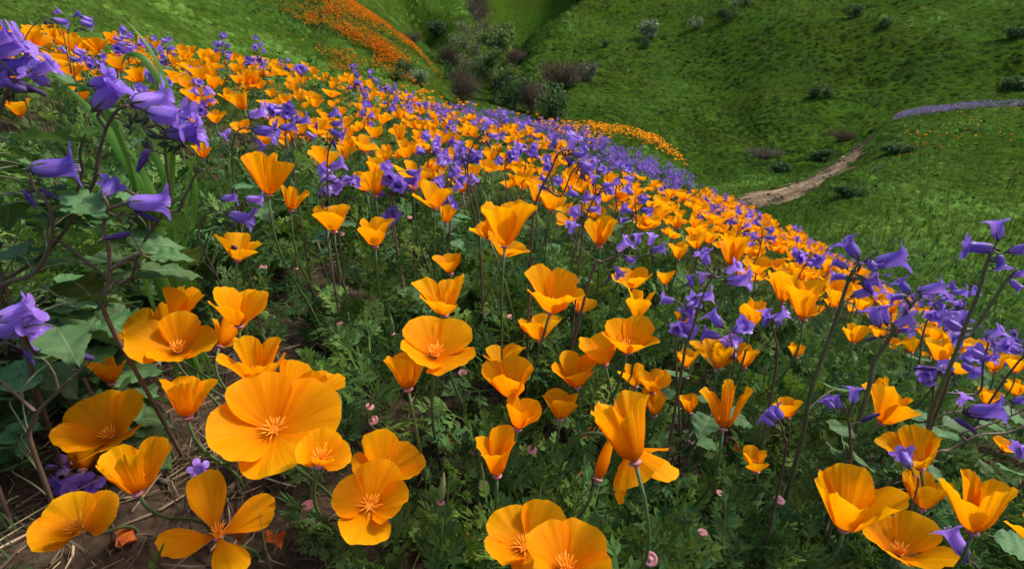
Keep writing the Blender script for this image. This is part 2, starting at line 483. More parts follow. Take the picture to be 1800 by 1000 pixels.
for i, t in enumerate(TH):
    sx, cx = math.sin(R(t)), math.cos(R(t)); rm = rim_r[i]
    near_r = FR * rm
    near_z = PL[0] + (PL[1] * sx + PL[2] * cx) * near_r + rim_dev[i] * FR ** 2
    rim_z = PL[0] + (PL[1] * sx + PL[2] * cx) * rm + rim_dev[i]
    xs = np.concatenate([np.log(near_r), [math.log(rm)], NR[:, i]])
    zs = np.concatenate([near_z, [rim_z], np.exp(NR[:, i]) * NE[:, i]])
    ZT[i] = pchip(xs, zs, LS)
def base_h(x, y):
    r = np.sqrt(x * x + y * y) + 1e-6
    th = np.degrees(np.arctan2(x, y))
    fi = np.clip((th + 180) / 0.25, 0, len(TH) - 1.001); fj = np.clip((np.log(r) - LS[0]) / (LS[1] - LS[0]), 0, len(LS) - 1.001)
    i = fi.astype(int); j = fj.astype(int); a = fi - i; b = fj - j
    return (ZT[i, j] * (1 - a) + ZT[i + 1, j] * a) * (1 - b) + (ZT[i, j + 1] * (1 - a) + ZT[i + 1, j + 1] * a) * b
RAVINES = [(-1.0, 30, -2.2, 50, 1.5, 2.2), (-2.2, 50, -.5, 80, 2.6, 3.6), (-2.2, 46, -12, 74, 2.4, 3.2), (-9, 66, -22, 92, 2.2, 3.5), (2, 40, 9, 58, .9, 2.0), (-.5, 78, 8, 110, 2.5, 4.0)]
def H(x, y):
    x = np.asarray(x, float); y = np.asarray(y, float)
    r = np.sqrt(x * x + y * y)
    z = base_h(x, y)
    z = z + 0.022 * fbm(x * 5.5, y * 5.5, 3, 3) * smooth(5, 1.0, r)
    z = z + 0.05 * fbm(x * 1.1, y * 1.1, 31, 2) * smooth(3, 7, r)
    z = z + 0.16 * fbm(x / 2.3, y / 2.3, 11, 3) * smooth(7, 20, r)
    z = z + 0.5 * fbm(x / 7.0, y / 7.0, 21, 3) * smooth(18, 42, r) + 1.8 * fbm(x / 17.0 + 4, y / 26.0, 25, 3) * smooth(34, 60, r)
    for (ax, ay, bx, by, dep, wd) in RAVINES:
        t = np.clip(((x - ax) * (bx - ax) + (y - ay) * (by - ay)) / ((bx - ax) ** 2 + (by - ay) ** 2), 0, 1)
        d = np.hypot(x - ax - t * (bx - ax), y - ay - t * (by - ay)) + .8 * fbm(x / 3, y / 3, 91, 2) * smooth(20, 30, r)
        z = z - dep * np.exp(-np.abs(d / wd) ** 1.5) * smooth(0, .15, t + .05)
    return z
# dirt trail along the left flank of the green hummock: centre line (pixels, distance), half width in metres
TRAIL = [(1290, 364, 11.5, .95), (1325, 348, 11.9, 1.0), (1360, 338, 12.3, .92), (1395, 325, 12.8, .78), (1430, 308, 13.3, .62), (1465, 288, 14.0, .46), (1498, 264, 14.8, .32), (1528, 240, 15.6, .14)]
tr_xy = []
for (u, v, r_, hw) in TRAIL:
    d = ray(u, v); h = math.hypot(d[0], d[1]); tr_xy.append((d[0] / h * r_, d[1] / h * r_))
tr_pts = spline(np.array([(x, y, 0) for x, y in tr_xy]), 70)
tr_hw = np.interp(np.linspace(0, 1, len(tr_pts)), np.linspace(0, 1, len(TRAIL)), [q[3] for q in TRAIL])
def trail_dist(x, y):
    d = np.full(np.shape(x), 9.0)
    for p, hw in zip(tr_pts[::2], tr_hw[::2]):
        d = np.minimum(d, np.hypot(x - p[0], y - p[1]) - hw)
    return d
H0 = H
# ground: one sheet, rings around the viewpoint so that near soil is finely cut and it reaches the far hills
thg = np.concatenate([np.arange(-180, -60, 3.0), np.arange(-60, 62, 0.34), np.arange(62, 180.1, 3.0)])
rg = np.concatenate([np.exp(np.linspace(math.log(0.04), math.log(4.0), 190)), np.exp(np.linspace(math.log(4.05), math.log(90), 270)), np.exp(np.linspace(math.log(92), math.log(258), 30))])
TT, RR = np.meshgrid(np.radians(thg), rg, indexing='ij')
GX, GY = RR * np.sin(TT), RR * np.cos(TT)
GZ = H(GX, GY)
tds = trail_dist(GX, GY)
GZ = GZ - 0.10 * smooth(0.12, -0.15, tds)
nT, nR = GX.shape
GV = np.stack([GX, GY, GZ], -1).reshape(-1, 3)
ii, jj = np.meshgrid(np.arange(nT - 1), np.arange(nR - 1), indexing='ij')
a = (ii * nR + jj).ravel(); b = a + 1; c_ = a + nR; d_ = c_ + 1
GT = np.concatenate([np.stack([a, b, d_], 1), np.stack([a, d_, c_], 1)])
me = tri_mesh('ground', GV, GT, M['soil'], None, True)
cov = np.zeros((len(GV), 4), np.float32)
fade = np.maximum(smooth(1.6, 3.2, RR), smooth(0.5, 1.3, RR) * 0.0) * smooth(0.02, 0.22, tds + 0.10 * fbm(GX * 3, GY * 3, 77, 2))
cov[:, 0] = cov[:, 1] = cov[:, 2] = fade.ravel(); cov[:, 3] = 1
ca = me.color_attributes.new('Cover', 'FLOAT_COLOR', 'POINT'); ca.data.foreach_set('color', cov.ravel())
ground = tag(link('ground', me), None, None, None, 'structure')

# ================================================================== flower shapes
def petal(nu, nv, L, b0, b1, psi, ruf, rs, base=78.0, corner=0.30, cup=0.0, r0=0.0022):
    """one fan-shaped poppy petal; flower axis +Z, base at the origin, petal centred on +X"""
    u = np.sin(np.linspace(-1, 1, nu) * 1.5707963) * .35 + np.linspace(-1, 1, nu) * .65; v = np.linspace(0, 1, nv) ** 0.85
    U, Vv = np.meshgrid(u, v, indexing='ij')
    ph = rs.uniform(0, 6.28, 6)
    ua = np.clip(np.abs(U), 0, 1)
    Lu = L * (1 - corner - .16 + (corner + .16) * (1 - ua ** 2.6) ** 0.62 + (0.030 * np.sin(2.6 * U + ph[0]) + 0.014 * np.sin(7 * U + ph[1]) + 0.007 * np.sin(19 * U + ph[2]) + 0.004 * np.sin(31 * U + ph[3])) * (1 - ua ** 6))
    sn = Vv * Lu / L
    g = np.linspace(0, 1.15, 60)
    base = min(80.0, b0 + 34.0)
    t1 = smooth(0.02, 0.22, g); t2 = smooth(0.55, 1.05, g)
    bet = np.radians(base + (b0 - base) * t1 + (b1 - b0) * t2)
    ds = g[1] - g[0]
    rg_ = r0 + L * np.concatenate([[0], np.cumsum(np.sin(bet[:-1]) * ds)]); zg = L * np.concatenate([[0], np.cumsum(np.cos(bet[:-1]) * ds)])
    r = np.interp(sn, g, rg_); z = np.interp(sn, g, zg); be = np.interp(sn, g, bet)
    al = U * np.radians(psi) * (0.80 + 0.20 * smooth(0, .5, sn))
    w_ = ruf * L * Vv ** 2.2 * (0.55 * np.sin(3.0 * U + ph[3]) + 0.34 * np.sin(6.2 * U + ph[4] + 2 * Vv) + 0.20 * np.sin(12.5 * U + ph[5])) + cup * L * (U ** 2) * Vv + 0.16 * ruf * L * Vv ** 1.5 * np.sin(21 * U + ph[1])
    # a petal is flatter than a piece of a cone: pull its edges outward
    flat = 1.0 / np.maximum(np.cos(al * 0.55), 0.35)
    rr_ = r * (1 + (flat - 1) * 0.35) - w_ * np.cos(be); z = z + w_ * np.sin(be)
    V = np.stack([rr_ * np.cos(al), rr_ * np.sin(al), z], -1).reshape(-1, 3)
    Fc = [(i * nv + j, (i + 1) * nv + j, (i + 1) * nv + j + 1, i * nv + j + 1) for i in range(nu - 1) for j in range(nv - 1)]
    UV = np.stack([(U.ravel() + 1) / 2, np.clip(sn.ravel(), 0, 1)], 1)
    return V, Fc, UV
def rotz_pts(V, a):
    c, s = math.cos(a), math.sin(a); W = V.copy()
    W[:, 0] = V[:, 0] * c - V[:, 1] * s; W[:, 1] = V[:, 0] * s + V[:, 1] * c
    return W
def flower_petals(rs, L=0.038, op=45, curl=None, psi=58, ruf=0.06, nu=15, nv=11, drop=None, roll=0.0, var=14.0, npet=4, corner=0.30):
    res = []
    for k in range(npet):
        outer = k % 2
        b0 = op + rs.uniform(-var, var) + (2 if outer else -2)
        if drop and k in drop: b0 += drop[k]
        b1 = b0 + (curl if curl is not None else rs.uniform(-8, 26))
        V, Fc, UV = petal(nu, nv, L * rs.uniform(0.9, 1.1), b0, b1, psi * rs.uniform(0.92, 1.08), ruf, rs, corner=corner, r0=0.0022 + 0.0006 * outer, cup=rs.uniform(-0.06, 0.10))
        res.append((rotz_pts(V, k * 2 * math.pi / npet + roll + rs.uniform(-.10, .10)), Fc, UV))
    return res
def stamens(rs, n=22, L=0.011, spread=36):
    mb = MB()
    for k in range(n):
        az = k * 2.39996; tl = R(spread) * math.sqrt((k + 0.5) / n)
        d = np.array([math.sin(tl) * math.cos(az), math.sin(tl) * math.sin(az), math.cos(tl)])
        l = L * rs.uniform(0.75, 1.1); p0 = d * np.array([1, 1, 0.2]) * 0.002
        m = p0 + d * l * 0.35; e = p0 + d * l + np.array([math.cos(az), math.sin(az), 0]) * 0.0006
        V, Fc, UV = tube([p0, m, p0 + d * l * 0.5, e], [0.00025, 0.00025, 0.00062, 0.00022], 4)
        mb.add(V, Fc, UV)
    a = np.arange(10) * .6283; mb.add(np.vstack([[(0, 0, .0010)], np.stack([np.cos(a) * .0036, np.sin(a) * .0036, np.full(10, .0016)], 1)]), [(0, 1 + k, 1 + (k + 1) % 10) for k in range(10)])
    return mb
def lathe(prof, n=12):
    V = []; Fc = []; ang = np.arange(n) * 2 * math.pi / n
    for r, z in prof:
        V += [(r * math.cos(a), r * math.sin(a), z) for a in ang]
    for i in range(len(prof) - 1):
        for k in range(n):
            k2 = (k + 1) % n; Fc.append((i * n + k, i * n + k2, (i + 1) * n + k2, (i + 1) * n + k))
    return np.array(V), Fc
RIM_V, RIM_F = lathe([(0.0012, -0.0060), (0.0018, -0.0038), (0.0024, -0.0024), (0.0040, -0.0026), (0.0043, -0.0017), (0.0036, -0.0010), (0.0020, -0.0008)], 14)
rim_mesh = poly_mesh('rim', RIM_V, RIM_F, M['rim'], np.zeros((len(RIM_V), 2)))

def bell(rs, L=0.026, flare=78, nu=30, nv=12, asym=0.25, wide=1.0):
    """five-lobed bell corolla, base at origin, opening along +Z"""
    u = np.linspace(0, 2 * math.pi, nu + 1); v = np.linspace(0, 1, nv)
    U, Vv = np.meshgrid(u, v, indexing='ij')
    lobe = np.abs(np.cos(2.5 * U)) ** 0.40
    ext = (0.80 + 0.30 * lobe) * (1 + 0.03 * np.sin(3 * U + rs.uniform(0, 6)))
    s_ = Vv * ext
    g = np.linspace(0, 1.2, 70)
    wr = np.interp(g, [0, .06, .16, .35, .55, .70], [.09, .165, .205, .22, .21, .225]) * wide
    fl = np.radians(np.interp(g, [0.62, 0.76, 0.88, 1.2], [3, 24, flare, flare + 14]))
    r = wr.copy(); z = g.copy(); i0 = int(np.searchsorted(g, 0.62))
    for i in range(i0, len(g)):
        ds = g[1] - g[0]; r[i] = r[i - 1] + math.sin(fl[i]) * ds; z[i] = z[i - 1] + math.cos(fl[i]) * ds
    r_ = np.interp(s_, g, r); z_ = np.interp(s_, g, z)
    tip = smooth(0.7, 1.05, s_)
    r_ = r_ * (1 + asym * 0.4 * tip * np.cos(U - 1.0)) ; z_ = z_ - 0.10 * tip * lobe * rs.uniform(0.2, 1.0) + 0.05 * tip * np.sin(5 * U + rs.uniform(0, 6)) * 0.6
    r_ = r_ * (1 + 0.035 * np.cos(5 * U) * smooth(.05, .4, s_))
    V = np.stack([r_ * np.cos(U), r_ * np.sin(U), z_], -1)[:-1].reshape(-1, 3) * L
    n = nu
    Fc = [(i * nv + j, ((i + 1) % n) * nv + j, ((i + 1) % n) * nv + j + 1, i * nv + j + 1) for i in range(n) for j in range(nv - 1)]
    UV = np.stack([(U[:-1] / 6.2832).ravel(), np.clip(s_[:-1].ravel(), 0, 1)], 1)
    return V, Fc, UV
def bell_stamens(rs, L=0.026):
    mb = MB()
    for k in range(5):
        az = k * 1.2566 + rs.uniform(-.2, .2); tl = R(rs.uniform(6, 13))
        d = np.array([math.sin(tl) * math.cos(az), math.sin(tl) * math.sin(az), math.cos(tl)])
        V, Fc, UV = tube([d * L * .2, d * L * .7, d * L * .84, d * L * .9], [.00012, .00012, .00012, .00012], 4); mb.add(V, Fc, UV)
        V, Fc = lathe([(0, -.0007), (.00055, -.0002), (.00055, .0003), (0, .0007)], 5); mb.add(V * .8 + d * L * .9, Fc)
    return mb
def bell_calyx(rs, L=0.026):
    mb = MB()
    for k in range(5):
        az = k * 1.2566 + rs.uniform(-.2, .2); c, s = math.cos(az), math.sin(az)
        rad = [0.0006, .0034, .0056, .0066]; zz = [-.0016, .0004, .0040, .0076 + rs.uniform(-.002, .002)]; wd = [.0004, .0008, .0007, .0001]
        V = []
        for q in range(4):
            for sg in (-1, 1):
                V.append((rad[q] * c - sg * wd[q] * s, rad[q] * s + sg * wd[q] * c, zz[q]))
        mb.add(np.array(V) * L / 0.026, [(0, 1, 3, 2), (2, 3, 5, 4), (4, 5, 7, 6)])
    V, Fc = lathe([(0.0007, -.004), (.0016, -.0015), (.0030, .0002)], 7); mb.add(V * L / 0.026, Fc)
    return mb
def wilted_bell(rs, L=0.022):
    V, Fc, UV = bell(rs, L, 10, 15, 8, 0.1, 0.62)
    z = V[:, 2] / L
    V[:, :2] *= (1 - 0.75 * smooth(0.45, 0.95, z))[:, None]
    V[:, 0] += 0.25 * L * smooth(0.3, 1.1, z) * rs.uniform(-1, 1)
    V += rs.uniform(-1, 1, V.shape) * L * 0.02
    return V, Fc, UV
def bud_coil(rs, n=13, size=0.011):
    """curled tip of a flowering branch: a coil of narrow bristly buds"""
    mb = MB()
    for k in range(n):
        t = k / n; a = t * 5.2; rad = size * (1.0 - 0.72 * t)
        c = np.array([rad * math.cos(a), rs.uniform(-.18, .18) * size, rad * math.sin(a)])
        d = c / (np.linalg.norm(c) + 1e-9) + rs.uniform(-.45, .45, 3); d /= np.linalg.norm(d)
        l = size * (0.85 - 0.5 * t) * rs.uniform(.8, 1.2); w_ = l * 0.22
        fr = frame_from(d); V, Fc = lathe([(w_ * .35, -l * .3), (w_, l * .1), (w_ * .8, l * .55), (w_ * .05, l * 1.0)], 6)
        mb.add(V @ fr.T + c, Fc)
        for q in range(4):
            e = d + rs.uniform(-.8, .8, 3); e /= np.linalg.norm(e); side = np.cross(e, rs.uniform(-1, 1, 3)); side /= np.linalg.norm(side)
            b = c + d * l * rs.uniform(0, .6)
            mb.add(np.array([b - side * .00018, b + side * .00018, b + e * l * rs.uniform(.6, 1.1)]), [(0, 1, 2)])
    return mb
def broad_leaf(rs, L=0.05, nv=29):
    """scalloped ovate leaf lying along +X, up +Z"""
    t = np.linspace(0, 1, nv)
    hw = 0.44 * (np.sin(np.pi * np.clip(t, 0, 1) ** 0.70) ** 0.85) * (1 - 0.10 * t) + 0.004
    saw = 1 + 0.24 * (0.5 - ((t * 7.0) % 1.0)) * (t > .02) * (t < .99)
    bend = rs.uniform(0.15, 0.55); fold = rs.uniform(0.05, 0.28); ph = rs.uniform(0, 6)
    V = []; UV = []; cols_ = [-1, -.62, -.28, 0, .28, .62, 1]
    for i in range(nv):
        for q in cols_:
            wv = hw[i] * (saw[i] if abs(q) == 1 else 1)
            y = q * wv
            x = t[i] + 0.10 * abs(q) * (0.5 - t[i]) * 0.3 - (0.05 * abs(q) if i > 0 else 0.06 * abs(q))
            z = fold * abs(y) - bend * t[i] ** 2 * 0.6 + 0.030 * math.sin(t[i] * 23 + ph + 2.5 * abs(q)) * abs(q) + 0.02 * math.sin(9 * t[i] + q * 4 + ph)
            V.append((x, y, z)); UV.append((0.5 + q / 2, t[i]))
    m = len(cols_)
    Fc = [(i * m + j, i * m + j + 1, (i + 1) * m + j + 1, (i + 1) * m + j) for i in range(nv - 1) for j in range(m - 1)]
    return np.array(V) * L, Fc, np.array(UV)

rs = np.random.RandomState(5)
def mesh_of(name, arr, mat, sm=True):
    return poly_mesh(name, arr[0], arr[1], mat, arr[2] if len(arr) > 2 else None, sm)
BELLS = [mesh_of('bell_flower', bell(rs, 0.026, rs.uniform(58, 82), 40, 13, rs.uniform(.1, .4), rs.uniform(.9, 1.08)), M['bell']) for _ in range(6)]
BELLS_LO = [mesh_of('bell_flower', bell(rs, 0.026, rs.uniform(58, 82), 25, 8), M['bell']) for _ in range(4)]
WILT = [mesh_of('wilted_flower', wilted_bell(rs), M['wilted']) for _ in range(3)]
BST = bell_stamens(rs).mesh('stamens', M['filament'])
BCX = bell_calyx(rs).mesh('calyx', M['calyx'])
BUDS = [bud_coil(rs).mesh('bud_cluster', M['bud'], False) for _ in range(3)]
LEAVES = [mesh_of('leaf', broad_leaf(rs), M['bleaf']) for _ in range(6)]
STAM = [stamens(rs).mesh('stamens', M['stamen']) for _ in range(4)]
STAM_OPEN = stamens(rs, 24, 0.0105, 58).mesh('stamens', M['stamen'])
def mat4(rot3, loc, s=1.0):
    m = Matrix([[float(rot3[i][j]) * s for j in range(3)] + [float(loc[i])] for i in range(3)] + [[0, 0, 0, 1]])
    return m

# ================================================================== poppies in the foreground, one by one
# bbox of the blossom in the photograph, axis turn in the picture (clockwise from up), tilt towards the viewer, opening half-angle, options, label
HERO = [
 ((83,684,258,811), -42, 42, 56, dict(L=.042), 'wide-open poppy tilted left above bare soil, beside the forked reddish stem'),
 ((115,780,180,828), -15, -32, 40, dict(L=.026), 'half-hidden small poppy seen from below under the tilted poppy on bare soil'),
 ((167,765,303,868), -28, 32, 46, dict(), 'broad fan-shaped poppy over bare soil with its green stalk showing'),
 ((62,847,193,984), -52, 48, 55, dict(), 'poppy facing left over dark soil below the fallen dark purple bells'),
 ((266,828,489,1012), 0, 62, 68, dict(psi=30, roll=R(40), L=.048, corner=.42, curl=4, var=5), 'splayed poppy with four narrow separate petals over dark soil'),
 ((370,645,592,850), -18, 58, 60, dict(L=.046, roll=R(35), stam='open', curl=16), 'largest fully open poppy with dark stamens showing in its shaded bowl'),
 ((495,628,604,722), 22, 22, 50, dict(behind=-1), 'poppy peeking out directly behind the largest open poppy'),
 ((525,745,612,833), 10, 52, 42, dict(L=.026, front=-2), 'small cupped poppy touching the right edge of the largest open poppy'),
 ((282,657,382,735), -15, 20, 46, dict(), 'small two-winged poppy above twiggy soil, left of the largest open poppy'),
 ((380,588,502,677), -6, 32, 50, dict(behind=-4), 'wide poppy just above and behind the largest open poppy'),
 ((225,540,375,645), -16, 42, 56, dict(), 'spread-open poppy with a dark line across it at the front of a tight cluster'),
 ((195,530,300,610), -42, 18, 48, dict(behind=-1), 'poppy leaning left at the back of the tight cluster by the toothed leaves'),
 ((285,500,362,562), 18, 12, 42, dict(L=.03, behind=-2), 'upright-petalled poppy at the top of the tight cluster by the toothed leaves'),
 ((365,503,472,572), 0, 20, 50, dict(), 'goblet-shaped poppy right of the tight cluster with a smaller bloom beneath'),
 ((372,548,435,610), 20, -22, 36, dict(L=.03, behind=-1), 'small drooping poppy tucked beneath the goblet-shaped poppy'),
 ((153,624,220,675), -10, 20, 46, dict(L=.03), 'small deep orange poppy in shade beside toothed leaves'),
 ((376,408,461,457), 10, 14, 66, dict(L=.032), 'flattened poppy holding a wilted purple bell in its petals'),
 ((618,752,748,868), 16, 46, 55, dict(), 'open poppy rising behind another, partly covered by its petals'),
 ((578,810,723,953), 5, 66, 62, dict(stam='open', L=.038, front=-1), 'fully open poppy facing up with a pale star of stamens, in front of its twin'),
 ((836,744,906,838), 0, 36, 25, dict(), 'narrow tulip-shaped poppy standing alone over dark ferny leaves'),
 ((890,690,953,754), 15, 24, 42, dict(L=.03), 'small poppy with a folded side petal below the double-stacked poppies'),
 ((953,681,1016,736), 8, 24, 42, dict(L=.03), 'small deep-orange cupped poppy beside the one with a folded side petal'),
 ((1040,683,1141,812), -14, 14, 32, dict(L=.042), 'tall ruffled cup poppy directly above a drooping spread bloom'),
 ((1076,788,1196,886), 152, -18, 58, dict(), 'drooping poppy seen from behind with its stalk end showing'),
 ((855,872,992,1012), -10, 56, 58, dict(stam='open', roll=R(40)), 'open poppy with star of stamens and two tall rear petals, partly covered by its neighbour'),
 ((928,905,1072,1042), 5, 52, 56, dict(front=-1), 'large overlapping poppy in front of the star-stamened one, over dark leaves'),
 ((675,612,758,684), -12, 20, 40, dict(L=.034), 'torn-looking poppy cup to the left of and below a larger open poppy'),
 ((703,555,837,660), 5, 42, 54, dict(L=.038, front=-1), 'tall open poppy with a broad rear petal standing over a torn-looking cup'),
 ((846,625,939,700), 0, 36, 46, dict(), 'front bloom of the double-stacked poppies'),
 ((848,603,925,652), 0, 18, 42, dict(behind=-1), 'rear bloom of the double-stacked poppies'),
 ((970,614,1049,681), -5, 30, 46, dict(), 'single rounded poppy to the right of the double-stacked poppies'),
 ((912,550,988,598), 0, 14, 56, dict(), 'low shallow poppy with a leaf tip rising in front of it'),
 ((1018,580,1087,641), -12, 26, 44, dict(), 'left bloom of two poppies pressed together above a toothed leaf'),
 ((1058,553,1160,622), 12, 26, 52, dict(), 'larger right bloom of two poppies pressed together above a toothed leaf'),
 ((722,481,817,553), 0, 20, 43, dict(), 'solitary goblet poppy in the clear green gap at mid slope'),
 ((922,462,1028,552), 16, 26, 45, dict(L=.042), 'big funnel-shaped poppy leaning right above a low shallow one'),
 ((1003,510,1049,550), 10, 20, 44, dict(L=.03, behind=-1), 'small poppy tucked behind the big funnel-shaped one'),
 ((759,443,811,480), -5, 15, 46, dict(L=.03), 'small poppy half hidden by leaf tips above the solitary goblet poppy'),
 ((845,350,946,432), 5, 2, 44, dict(L=.042), 'tall two-peaked poppy at the top of a cluster of three'),
 ((825,377,868,421), -22, 2, 34, dict(L=.026), 'small side poppy on the left of the cluster topped by a two-peaked bloom'),
 ((858,405,932,452), 22, 8, 50, dict(L=.032), 'lower spreading poppy of the cluster topped by a two-peaked bloom'),
 ((627,381,695,432), 0, 12, 46, dict(), 'lone small goblet poppy on a straight stalk at mid slope'),
 ((548,358,616,406), 0, 12, 46, dict(), 'goblet poppy below the crowded blooms, left of the lone one on a straight stalk'),
 ((425,264,517,343), 3, 5, 42, dict(L=.042), 'big pale-rimmed poppy cup beside a hooked purple-flowered stem'),
 ((497,320,541,373), 5, 12, 34, dict(L=.032), 'narrow poppy standing just right of the big pale-rimmed cup'),
 ((1087,635,1130,681), -8, 18, 38, dict(L=.03), 'leftmost small poppy of three bunched above the tall ruffled cup'),
 ((1123,647,1180,690), 10, 22, 48, dict(L=.03), 'frilly small poppy of three bunched above the tall ruffled cup'),
 ((1128,680,1173,730), 0, 26, 34, dict(L=.03), 'lowest small poppy of three bunched above the tall ruffled cup'),
 ((1195,688,1226,728), 0, 20, 26, dict(L=.026), 'tiny closed-up poppy between the bunched trio and a big upright cup'),
 ((1230,665,1324,753), 10, 6, 38, dict(L=.042), 'big upright poppy cup with a pink rim at its base'),
 ((1305,782,1353,828), 0, 28, 27, dict(L=.026), 'small bud-like rounded poppy alone in bright ferny leaves'),
 ((1358,696,1411,734), 5, 18, 46, dict(L=.03), 'small poppy beside little purple bells in the leaves'),
 ((1530,672,1617,749), 38, 12, 46, dict(L=.042), 'poppy leaning right beside drooping purple bells'),
 ((1515,660,1562,708), -12, 6, 36, dict(L=.03, behind=-1), 'upright poppy half behind the one leaning right beside purple bells'),
 ((1537,745,1657,824), 0, 26, 58, dict(), 'wide poppy with a purple bell lying against its front'),
 ((1432,812,1600,936), 20, 36, 52, dict(L=.048), 'large fan poppy with pale stamens and a thick curved green stalk'),
 ((1520,875,1677,1017), 26, 36, 52, dict(L=.046, behind=-1), 'large poppy tucked under the fan poppy with the thick curved stalk'),
 ((1585,820,1680,894), 20, 14, 42, dict(behind=-2), 'twin-lobed poppy cup between the wide poppy and a spreading one'),
 ((1650,823,1790,936), 26, 26, 52, dict(L=.042), 'spreading poppy with one long petal reaching right over a hanging bell'),
 ((1772,893,1858,977), 10, 20, 44, dict(), 'poppy cut off by the edge beside the spreading one over a hanging bell'),
 ((1220,583,1308,652), 10, 20, 56, dict(psi=38, L=.042), 'starry poppy with narrow separate petals'),
 ((1290,602,1336,645), 12, 20, 40, dict(L=.03), 'small poppy touching the starry narrow-petalled one'),
 ((1185,547,1221,573), 5, 14, 46, dict(L=.028), 'tiny poppy above the starry narrow-petalled one'),
 ((1190,612,1230,645), 5, 20, 36, dict(L=.028), 'tiny shaded poppy to the left of the starry narrow-petalled one'),
 ((1385,600,1416,628), 0, 16, 38, dict(L=.026), 'tiny poppy alone in the green between two purple-flowered stalks'),
 ((1100,505,1153,559), 5, 16, 42, dict(), 'upright poppy with a small tuft petal above the pressed-together pair'),
 ((1076,468,1146,508), 0, 18, 52, dict(), 'broad poppy right under a small cluster of purple bells'),
 ((1155,475,1190,500), 0, 8, 50, dict(L=.03), 'tiny triangular poppy alone right of the broad one under the bells'),
 ((1175,423,1211,456), 8, 8, 44, dict(L=.032), 'small poppy right of the purple bell cluster at mid slope'),
 ((1028,375,1083,436), 0, 12, 38, dict(ruf=.12, L=.042), 'shaggy ragged poppy just left of the purple bell cluster'),
 ((1485,563,1526,606), 10, 14, 44, dict(), 'poppy beneath the tallest group of purple bells, deep among stalks'),
 ((1585,588,1617,619), 0, 14, 40, dict(L=.03), 'small poppy between two leaning purple-flowered stalks'),
 ((1630,588,1682,642), 12, 10, 46, dict(), 'rumpled poppy against the thick leaning green stalk'),
 ((1735,612,1772,655), 8, 12, 44, dict(), 'poppy behind a pair of purple bells at the steep edge'),
 ((1765,620,1815,656), 10, 14, 50, dict(), 'poppy cut off by the edge behind a pair of purple bells'),
 ((1745,765,1793,797), 40, 22, 48, dict(L=.03), 'small low poppy below the long reddish branch'),
 ((1768,663,1812,697), 8, 10, 46, dict(L=.034), 'small poppy right above the reddish flowering branch'),
 ((3,172,54,205), 0, 4, 46, dict(), 'poppy behind the large purple bells, cup tilted up'),
 ((335,250,372,278), 0, 8, 46, dict(L=.03), 'small poppy below dark bud clusters of the tallest purple plant'),
 ((638,296,682,346), 0, 8, 40, dict(), 'upright poppy next to a cluster of nodding purple bells'),
 ((690,281,760,333), 5, 6, 46, dict(L=.042), 'big frilled poppy rising above the crowd at mid slope'),
 ((724,315,797,367), 5, 14, 50, dict(), 'double-looking poppy below the big frilled one'),
 ((540,256,600,292), 0, 6, 56, dict(), 'wide flat-topped poppy with bells to its right'),
 ((945,333,997,369), 8, 4, 50, dict(), 'poppy with one tall rear petal above the two-peaked bloom'),
 ((772,358,804,392), 10, 10, 40, dict(L=.03), 'crinkled small poppy below the double-looking one'),
 ((1265,412,1318,470), 8, 8, 46, dict(), 'large poppy overlapping others behind the pair of purple bells'),
 ((1352,470,1402,535), 8, 6, 44, dict(), 'poppy at the left of the dense clump by the tall leaning stalk'),
 ((1385,475,1445,570), 5, 8, 42, dict(), 'tall poppy heart of the dense clump by the tall leaning stalk'),
 ((1302,520,1346,580), 10, 14, 40, dict(), 'curled poppy beside nodding bells below the dense clump'),
 ((1438,449,1476,480), 8, 6, 44, dict(), 'poppy just left of the tallest group of purple bells'),
]
hero_info = []           # bbox, depth
GREEN_UP = np.array([0, 0, 1.0])
def axis_from(u, v, phi, tau):
    d = ray(u, v); f = d / np.linalg.norm(d)
    right = np.array([1.0, 0, 0]) - f * f[0]; right /= np.linalg.norm(right)
    up = np.cross(right, f)
    return (math.sin(R(phi)) * right + math.cos(R(phi)) * up) * math.cos(R(tau)) - f * math.sin(R(tau))
def axis_frame(A, rs):
    fr = frame_from(A)
    return fr
stem_log = []
def fit_depth(pts, box, Z=0.5, it=9):
    """distance at which a blossom of its real size fills the box it fills in the photograph"""
    uc, vc = (box[0] + box[2]) / 2, (box[1] + box[3]) / 2
    W, Hh = box[2] - box[0], box[3] - box[1]; u, v = uc, vc
    for _ in range(it):
        p = at(u, v, Z) + pts
        pu, pv, _z = project(p)
        w_, h_ = np.ptp(pu), np.ptp(pv)
        Z *= math.sqrt((w_ * h_) / (W * Hh))
        pu, pv, _z = project(at(u, v, Z) + pts)
        u += uc - (pu.min() + pu.max()) / 2; v += vc - (pv.min() + pv.max()) / 2
    return at(u, v, Z), Z
def poppy_stem(head, axis, rs, rad=0.0015, lean=0.35):
    h = head[2] - float(H(head[0], head[1]))
    h = max(h, 0.05)
    ax = axis / np.linalg.norm(axis)
    horiz = np.array([ax[0], ax[1], 0])
    root = head - horiz * min(h, .2) * lean + np.array([rs.uniform(-.02, .02), rs.uniform(0, .03) + .32 * h, 0])
    root[2] = float(H(root[0], root[1])) - 0.004
    axd = ax.copy(); axd[2] = max(axd[2], -0.2)
    p2 = head - axd * h * 0.40; p1 = root + np.array([rs.uniform(-.2, .2), rs.uniform(-.2, .2), 1.0]) * h * 0.38
    return root, bez(root, p1, p2, head - ax * 0.003, 14), h
